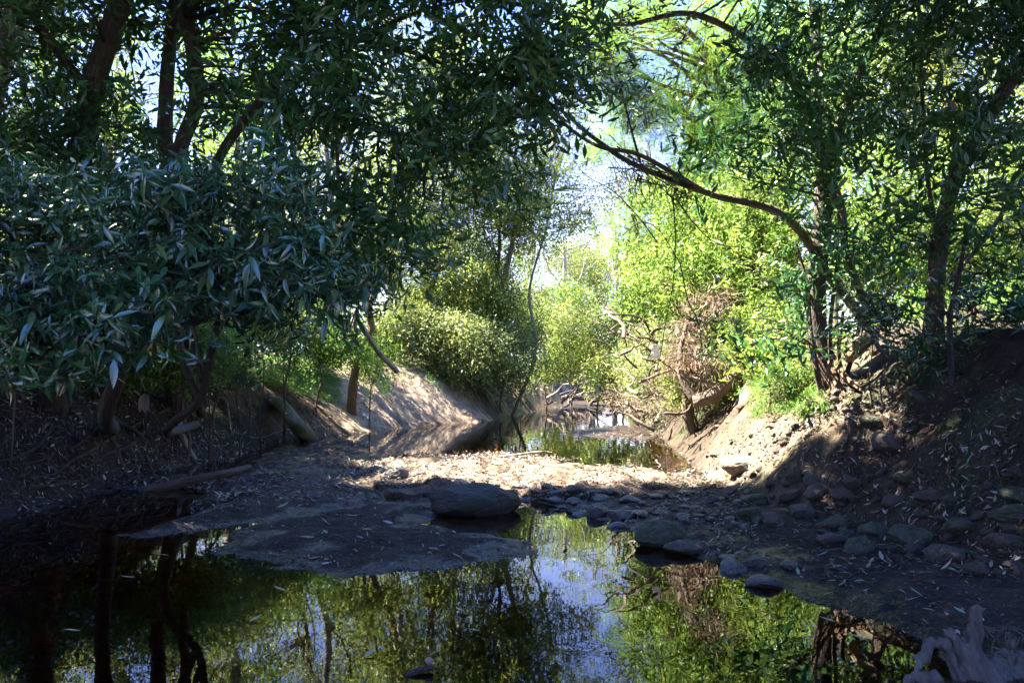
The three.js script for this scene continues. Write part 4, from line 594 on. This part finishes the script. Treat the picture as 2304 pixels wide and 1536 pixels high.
{
  const D = 4.25, p = (x, y, d = 0) => P(x, y, D + d), base = P(2200, 1530, D);
  const bones = [[p(2200, 1372, 0.06), p(2196, 1410, 0.05), 0.03, 0.034], [p(2196, 1410, 0.05), p(2185, 1470, 0.02), 0.034, 0.055], [p(2185, 1470, 0.02), p(2225, 1560), 0.055, 0.12], [p(2122, 1416), p(2150, 1450), 0.016, 0.03], [p(2140, 1416), p(2160, 1460), 0.016, 0.035], [p(2150, 1450), p(2200, 1560), 0.035, 0.06],
    [p(2128, 1450, -0.04), p(2098, 1444, -0.06), 0.024, 0.026], [p(2098, 1444, -0.06), p(2078, 1482, -0.08), 0.024, 0.022], [p(2078, 1482, -0.08), p(2064, 1500, -0.09), 0.022, 0.018], [p(2076, 1480, -0.07), p(2054, 1476, -0.07), 0.012, 0.009], [p(2128, 1450, -0.04), p(2165, 1540, -0.05), 0.026, 0.03],
    [p(2100, 1530, -0.08), p(2050, 1524, -0.1), 0.05, 0.022], [p(2060, 1515, -0.1), p(2032, 1545, -0.1), 0.02, 0.018], [p(2110, 1560, -0.05), p(2200, 1620), 0.07, 0.12], [p(2225, 1540), p(2320, 1550, 0.1), 0.1, 0.1], [p(2235, 1500, 0.05), p(2330, 1470, 0.2), 0.04, 0.03], [p(2250, 1480, 0.1), p(2290, 1430, 0.2), 0.03, 0.015], [p(2225, 1570), p(2180, 1680), 0.14, 0.16]].map(([a, b, c, d]) => [a.sub(base), b.sub(base), c, d]);
  const g = blend(bones, 0.006, 110, (q) => 0.014 * fbm(q.x * 8, q.y * 8, q.z * 8, 3) + 0.012 * Math.abs(noise(q.x * 38 + q.y * 12, q.y * 6, q.z * 38)) + 0.008 * noise(q.x * 55 + q.y * 30, q.y * 9, q.z * 55) + 0.008 * noise(q.x * 22, q.y * 22, q.z * 22));
  const t = thing('driftwood_stump', 'grey weathered driftwood stump with a beaked spur beside the pool', 'driftwood', base), m = M.drift.clone(); m.bumpScale = 0.012; part('stump', g, m, t);
  for (let k = 0; k < 44; k++) { const a = p(rr(2215, 2340), rr(1400, 1510), rr(0.05, 0.3)); wood(t, 'root_fibre', [a, a.clone().add(V(rr(-0.1, 0.1), rr(-0.04, 0.05), rr(-0.08, 0.08))), a.clone().add(V(rr(-0.2, 0.15), rr(-0.12, 0.08), rr(-0.1, 0.1)))], rr(0.003, 0.007), 0.002, M.stick, { radial: 5, seg: 6 }); }
}
// ---------------------------------------------------------------- fallen leaves
const fl = [0, 1, 2, 3].map((k) => leafGeo([0.12, 0.13, 0.09, 0.1][k], [0.018, 0.02, 0.035, 0.024][k], { n: 4, droop: [-0.25, 0.2, -0.3, 0.3][k], fold: [0.5, 0.3, 0.4, 0.7][k], sickle: [0.25, -0.18, 0.05, 0.3][k] }));
const fm = [[0.36, 0.29, 0.22], [0.25, 0.19, 0.13], [0.4, 0.36, 0.3], [0.34, 0.33, 0.16], [0.22, 0.3, 0.2], [0.3, 0.17, 0.08], [0.14, 0.1, 0.07]].map((c) => { const m = M.fallen.clone(); m.color = lit(...c); return m; });
const up = V(0, 1, 0);
function leafAt(x, d, lift = 0.006) { const q = new THREE.Quaternion().setFromUnitVectors(up, nrm(x, d, 0.08)), y = new THREE.Quaternion().setFromAxisAngle(up, rr(0, 6.28)), z = new THREE.Quaternion().setFromEuler(new THREE.Euler(rr(-0.25, 0.25), 0, rr(-0.5, 0.5))); const h = H(x, d); const w = d < 11.4 ? 0 : LEVEL; return [V(x, Math.max(h, w) + lift, -d), q.multiply(y).multiply(z)]; }
const leafZones = [['narrow dry leaf fallen on the dark right bank', 'fallen leaves on the right bank', 110, () => hit(rr(1650, 2300), rr(930, 1290))], ['narrow dry leaf lying on the muddy right shore', 'fallen leaves on the muddy shore', 70, () => hit(rr(1600, 2250), rr(1240, 1420))], ['fallen leaf lying flat on the damp sand bar', 'fallen leaves on the sand bars', 90, () => R() < 0.55 ? hit(rr(620, 1150), rr(1150, 1275)) : hit(rr(400, 850), rr(1085, 1160))]];
for (const [label, group, n, f] of leafZones) for (let k = 0; k < n; k++) {
  const [x, d] = f(); if (H(x, d) < 0.005) continue; const [p, q] = leafAt(x, d), o = shadow(new THREE.Mesh(fl[Math.floor(R() * 4)], fm[Math.floor(R() * 6)])); o.position.copy(p); o.quaternion.copy(q); o.scale.setScalar(rr(0.6, 1.15)); o.name = nm('fallen_leaf'); tag(o, label, 'leaf', group); scene.add(o);
}
{ // leaf litter that nobody could count
  const put = []; let tries = 0;
  const add = (x, d, s) => { const [p, q] = leafAt(x, d, 0.004 + 0.02 * R()); put.push([new THREE.Matrix4().compose(p, q, V(s, s, s)), Math.floor(R() * 4), (R() < 0.22 ? fm[Math.floor(R() * 4)].color.clone().multiplyScalar(rr(0.6, 1)) : lit(rr(0.035, 0.1), rr(0.024, 0.06), rr(0.014, 0.035)))]); };
  while (put.length < 8500 && tries++ < 40000) { const x = rr(-3.5, 3.2), d = rr(10.4, 16.2), s = sd(RIFF, x, d); if (s > -0.35 && noise(x * 1.6, d * 1.6, 30) > -0.45) add(x, d, rr(0.25, 0.95)); }
  for (let k = 0; k < 3800; k++) { const [x, d] = hit(rr(300, 850), rr(965, 1130)); if (H(x, d) > -0.02) add(x, d, rr(0.25, 0.95)); }
  for (let k = 0; k < 3400; k++) { const [x, d] = hit(rr(0, 560), rr(850, 1160)); if (H(x, d) > 0) add(x, d, rr(0.3, 1)); }
  for (let k = 0; k < 3600; k++) { const [x, d] = hit(rr(1450, 2300), rr(830, 1300)); if (H(x, d) > 0.01) add(x, d, rr(0.3, 0.8)); }
  for (let k = 0; k < 1800; k++) { const u = R(), [x, d] = hit(mix(1590, 1910, u) + rr(-50, 50), mix(1085, 880, u) + rr(-50, 50)); if (H(x, d) > 0.05) add(x, d, rr(0.2, 0.8)); }
  for (let k = 0; k < 2600; k++) { const [x, d] = hit(rr(1180, 1700), rr(1080, 1260)); if (H(x, d) > 0) add(x, d, rr(0.3, 0.8)); }
  for (let k = 0; k < 2600; k++) { const [x, d] = hit(rr(380, 1230), rr(1090, 1285)); if (H(x, d) > 0) add(x, d, rr(0.12, 0.5)); }
  for (let k = 0; k < 1400; k++) { const [x, d] = hit(rr(1600, 2300), rr(1240, 1480)); if (H(x, d) > 0) add(x, d, rr(0.12, 0.5)); }
  for (let k = 0; k < 2600; k++) { const [x, d] = hit(rr(700, 1500), rr(900, 1000)); if (H(x, d) > LEVEL) add(x, d, rr(0.4, 0.9)); }
  for (let k = 0; k < 3000; k++) { const sgn = R() < 0.5, d = rr(5, 30), x = sgn ? xL(d) - rr(0.2, 6) : xR(d) + rr(0.5, 6); add(x, d, rr(0.5, 1.1)); }
  const g = new THREE.Group();
  [0, 1, 2, 3].forEach((k) => { const l = put.filter((a) => a[1] === k), m = shadow(new THREE.InstancedMesh(fl[k], M.fallen, l.length)); l.forEach(([mm, , c], i) => { m.setMatrixAt(i, mm); m.setColorAt(i, c); }); m.name = nm('leaf_litter'); tag(m, 'brown leaf litter scattered over the creek bed and banks', 'leaf litter', null, 'stuff'); scene.add(m); });
}
// ---------------------------------------------------------------- ground cover, sticks, litter
{
  const g = new THREE.Group(), geo = S.small[0], l = []; g.position.set(0, 0, 0);
  const add = (x, d, s) => l.push([new THREE.Matrix4().compose(on(x, d, 0.02), new THREE.Quaternion().setFromUnitVectors(up, nrm(x, d)).multiply(new THREE.Quaternion().setFromAxisAngle(up, rr(0, 6.28))), V(s, s, s)), rr(0.6, 1.3)]);
  for (let k = 0; k < 1500; k++) { const x = rr(470, 760), y = rr(760, 910); if (y > 840 + (x - 500) * 0.3) continue; const [gx, gd] = hit(x, y); add(gx, gd, rr(0.35, 0.75)); }
  for (let k = 0; k < 420; k++) { const [gx, gd] = hit(rr(1690, 1860), rr(830, 940)); add(gx, gd, rr(0.2, 0.45)); }
  for (let k = 0; k < 2600; k++) { const d = rr(9, 40), left = R() < 0.5, x = left ? xL(d) - rr(1.2, 9) : xR(d) + rr(1.4, 9); add(x, d, rr(0.4, 1.1)); }
  for (let k = 0; k < 500; k++) { const d = rr(16, 45), left = R() < 0.35, x = left ? xL(d) - rr(0.7, 1.6) : xR(d) + rr(0.3, 1.6); if (left && d > 18 && d < 27) continue; add(x, d, rr(0.3, 0.8)); }
  const m = shadow(new THREE.InstancedMesh(geo, M.fern, l.length)); l.forEach(([mm, c], i) => { m.setMatrixAt(i, mm); m.setColorAt(i, lit(c, c, c)); }); m.name = 'ground_cover'; tag(m, 'low green weeds covering the tops of the banks', 'weeds', null, 'stuff'); scene.add(m);
}
const stick = (label, pts, r, mat, group) => rootLine(label, pts, r, r * 0.5, mat, 'stick', 'stick', group);
stick('long straight pale stick leaning down the dark end of the sand bank', [[978, 826, 0.2], [1020, 870, 0.15], [1065, 910, 0.1], [1102, 944]], 0.03, M.stick);
stick('second thin stick crossing beside the long pale one', [[1060, 870, 0.1], [1080, 905, 0.05], [1095, 935]], 0.02, M.stick);
stick('crooked fallen branch lying at the top of the dark undercut bank', [[1000, 850, 0.15], [1045, 865, 0.15], [1095, 868, 0.2]], 0.06, M.barkBrown);
stick('forked twig sticking out over the upper pool from the right bank', [[1395, 1000, 0.02], [1450, 985, 0.15], [1540, 965, 0.3]], 0.012, M.stickDark);
stick('thin twig slanting into the water beside the forked twig', [[1400, 1000, 0.02], [1460, 1015, 0.04], [1520, 1035]], 0.012, M.stickDark);
{ const b = on(...hit(1680, 905)), t = thing('curved_log', 'curved grey log arching out of the tangle on the right bank', 'log', b); wood(t, 'log', path([[1675, 860, 14], [1655, 845, 13.9], [1625, 875, 13.8], [1590, 895, 13.9], [1565, 902, 14]]), 0.09, 0.12, M.barkBrown, { radial: 10 }); wood(t, 'trunk', [b.clone().add(V(0, -0.1, 0)), ...path([[1680, 850, 14.1], [1660, 790, 14.2], [1650, 700, 14.3]])], 0.13, 0.07, M.barkBrown, { radial: 10 }); wood(t, 'limb', path([[1565, 902, 14], [1535, 850, 14.1], [1530, 800, 14.2], [1545, 730, 14.3]]), 0.08, 0.03, M.barkBrown); }
const tang = 'dead branch in the brown flood tangle on the right bank', tangG = 'branches of the flood tangle';
for (let k = 0; k < 110; k++) { const a = P(rr(1380, 1720), rr(720, 970), rr(13.5, 22)); a.y = Math.max(a.y, H(a.x, -a.z) + 0.02); const L = rr(0.5, 1.8), an = rr(0, 6.28), b = a.clone().add(V(Math.cos(an) * L, rr(-0.1, 1.0) * L * 0.7, Math.sin(an) * L * 0.5)), p = bend(a, b, 0.3, 4); const o = shadow(new THREE.Mesh(tube(p.map((q) => q.clone().sub(a)), rr(0.012, 0.04), 0.006, { radial: 6, seg: 10, seed: k }), R() < 0.5 ? M.stick : M.barkBrown)); o.position.copy(a); o.name = nm('dead_branch'); tag(o, tang, 'branch', tangG); scene.add(o); }
{ const t = thing('dead_foliage', 'hanging brown dead leaves and bark in the flood tangle', 'dead leaves', P(1600, 740, 15)); t.userData.kind = 'stuff'; foliage(t, [...inBox(1520, 660, 1690, 880, 14, 16, 20, -0.1, 60), ...inBox(1400, 840, 1640, 930, 15, 20, 20)], 'hang', M.dead, { n: 7, spread: 0.25, up: -0.6, scale: [0.7, 1.1], name: 'dead_leaves' }); }
for (let k = 0; k < 22; k++) { const d = rr(32, 39), x = mix(xL(d), xR(d), rr(-0.1, 1.1)), a = V(x, Math.max(LEVEL, H(x, d)) + rr(0, 0.4), -d), an = rr(-1.4, 1.4), L = rr(0.6, 2.2), b = a.clone().add(V(Math.cos(an) * L, rr(-0.5, 0.9), Math.sin(an) * L)); const o = shadow(new THREE.Mesh(tube(bend(V(0, 0, 0), b.clone().sub(a), 0.2, 4), rr(0.03, 0.08), 0.012, { radial: 6, seg: 9, seed: k }), R() < 0.4 ? M.stick : M.barkDark)); o.position.copy(a); o.name = nm('dead_branch'); tag(o, 'dead branch in the debris dam across the far creek', 'branch', 'branches of the debris dam'); scene.add(o); }
for (let k = 0; k < 60; k++) { const [x, d] = R() < 0.6 ? hit(rr(830, 1500), rr(1022, 1100)) : hit(rr(1500, 2250), rr(1000, 1280)); const an = rr(0, 6.28), L = rr(0.1, 0.45), pts = [-1, 0, 1].map((s) => on(x + Math.cos(an) * L * s * 0.5, d + Math.sin(an) * L * s * 0.5, 0.012)); const o = shadow(new THREE.Mesh(tube(pts.map((q) => q.clone().sub(pts[0])), rr(0.004, 0.01), 0.003, { radial: 5, seg: 5, seed: k }), R() < 0.6 ? M.stick : M.stickDark)); o.position.copy(pts[0]); o.name = nm('twig'); tag(o, 'short dry twig lying on the riffle or the stony bank', 'twig', 'twigs on the ground'); scene.add(o); }
stick('bleached branch lying across the sunny riffle at the pool edge', [[1120, 1018, 0.02], [1145, 1032, 0.04], [1200, 1025, 0.04], [1255, 1030, 0.03]], 0.025, M.stick);
{ // caught plastic and other litter
  const mk = (name, label, c, w, h, seed) => { const g = new THREE.PlaneGeometry(w, h, 10, 10), p = g.attributes.position; for (let i = 0; i < p.count; i++) { const x = p.getX(i), y = p.getY(i); p.setXYZ(i, x * (1 + 0.3 * noise(y * 14, seed)), y * (1 + 0.25 * noise(x * 14, seed + 5)), 0.06 * noise(x * 12, y * 12, seed)); } g.computeVertexNormals(); const o = shadow(new THREE.Mesh(g, Object.assign(M.plastic.clone(), { side: THREE.DoubleSide }))); o.position.copy(c); o.name = name; tag(o, label, 'litter'); scene.add(o); return o; };
  mk('plastic_scrap', 'white plastic scrap snagged in the branches over the upper pool', P(1475, 792, 13), 0.11, 0.17, 3);
  const [x, d] = hit(826, 942); mk('plastic_bag', 'crumpled white bag at the foot of the sand bank', on(x, d, 0.08), 0.2, 0.16, 9);
  const [x2, d2] = hit(955, 1022); mk('paper_scrap', 'small white scrap at the far edge of the riffle', on(x2, d2, 0.05), 0.1, 0.08, 14);
}
{ const [x, d] = G(940, 1515), t = thing('floating_snag', 'dark bark piece with a pale curled leaf floating in the pool', 'bark', V(x, 0, -d)); wood(t, 'bark', [V(x - 0.06, -0.01, -d + 0.02), V(x, 0.015, -d), V(x + 0.07, 0.02, -d - 0.03)], 0.02, 0.014, M.stickDark, { radial: 8 }); const l = part('leaf', leafGeo(0.05, 0.045, { n: 4, droop: -0.4, fold: 0.6 }), fm[0], t); l.position.set(0.05, 0.02, -0.06); l.rotation.x = -0.8; }
for (const [a, b] of [[1275, 1232], [960, 1330], [760, 1270], [380, 1250], [470, 1240], [1950, 1440], [1880, 1400], [640, 1330], [300, 1300], [1130, 1300], [1080, 1420], [820, 1480], [180, 1420], [1480, 1330], [1700, 1460], [560, 1400], [1000, 1190]]) { const [x, d] = G(a, b), o = shadow(new THREE.Mesh(fl[2], fm[3])); o.position.set(x, 0.004, -d); o.rotation.y = rr(0, 6.28); o.name = nm('fallen_leaf'); tag(o, 'leaf floating on the still pool', 'leaf', 'floating leaves'); scene.add(o); }
renderer.render(scene, camera);
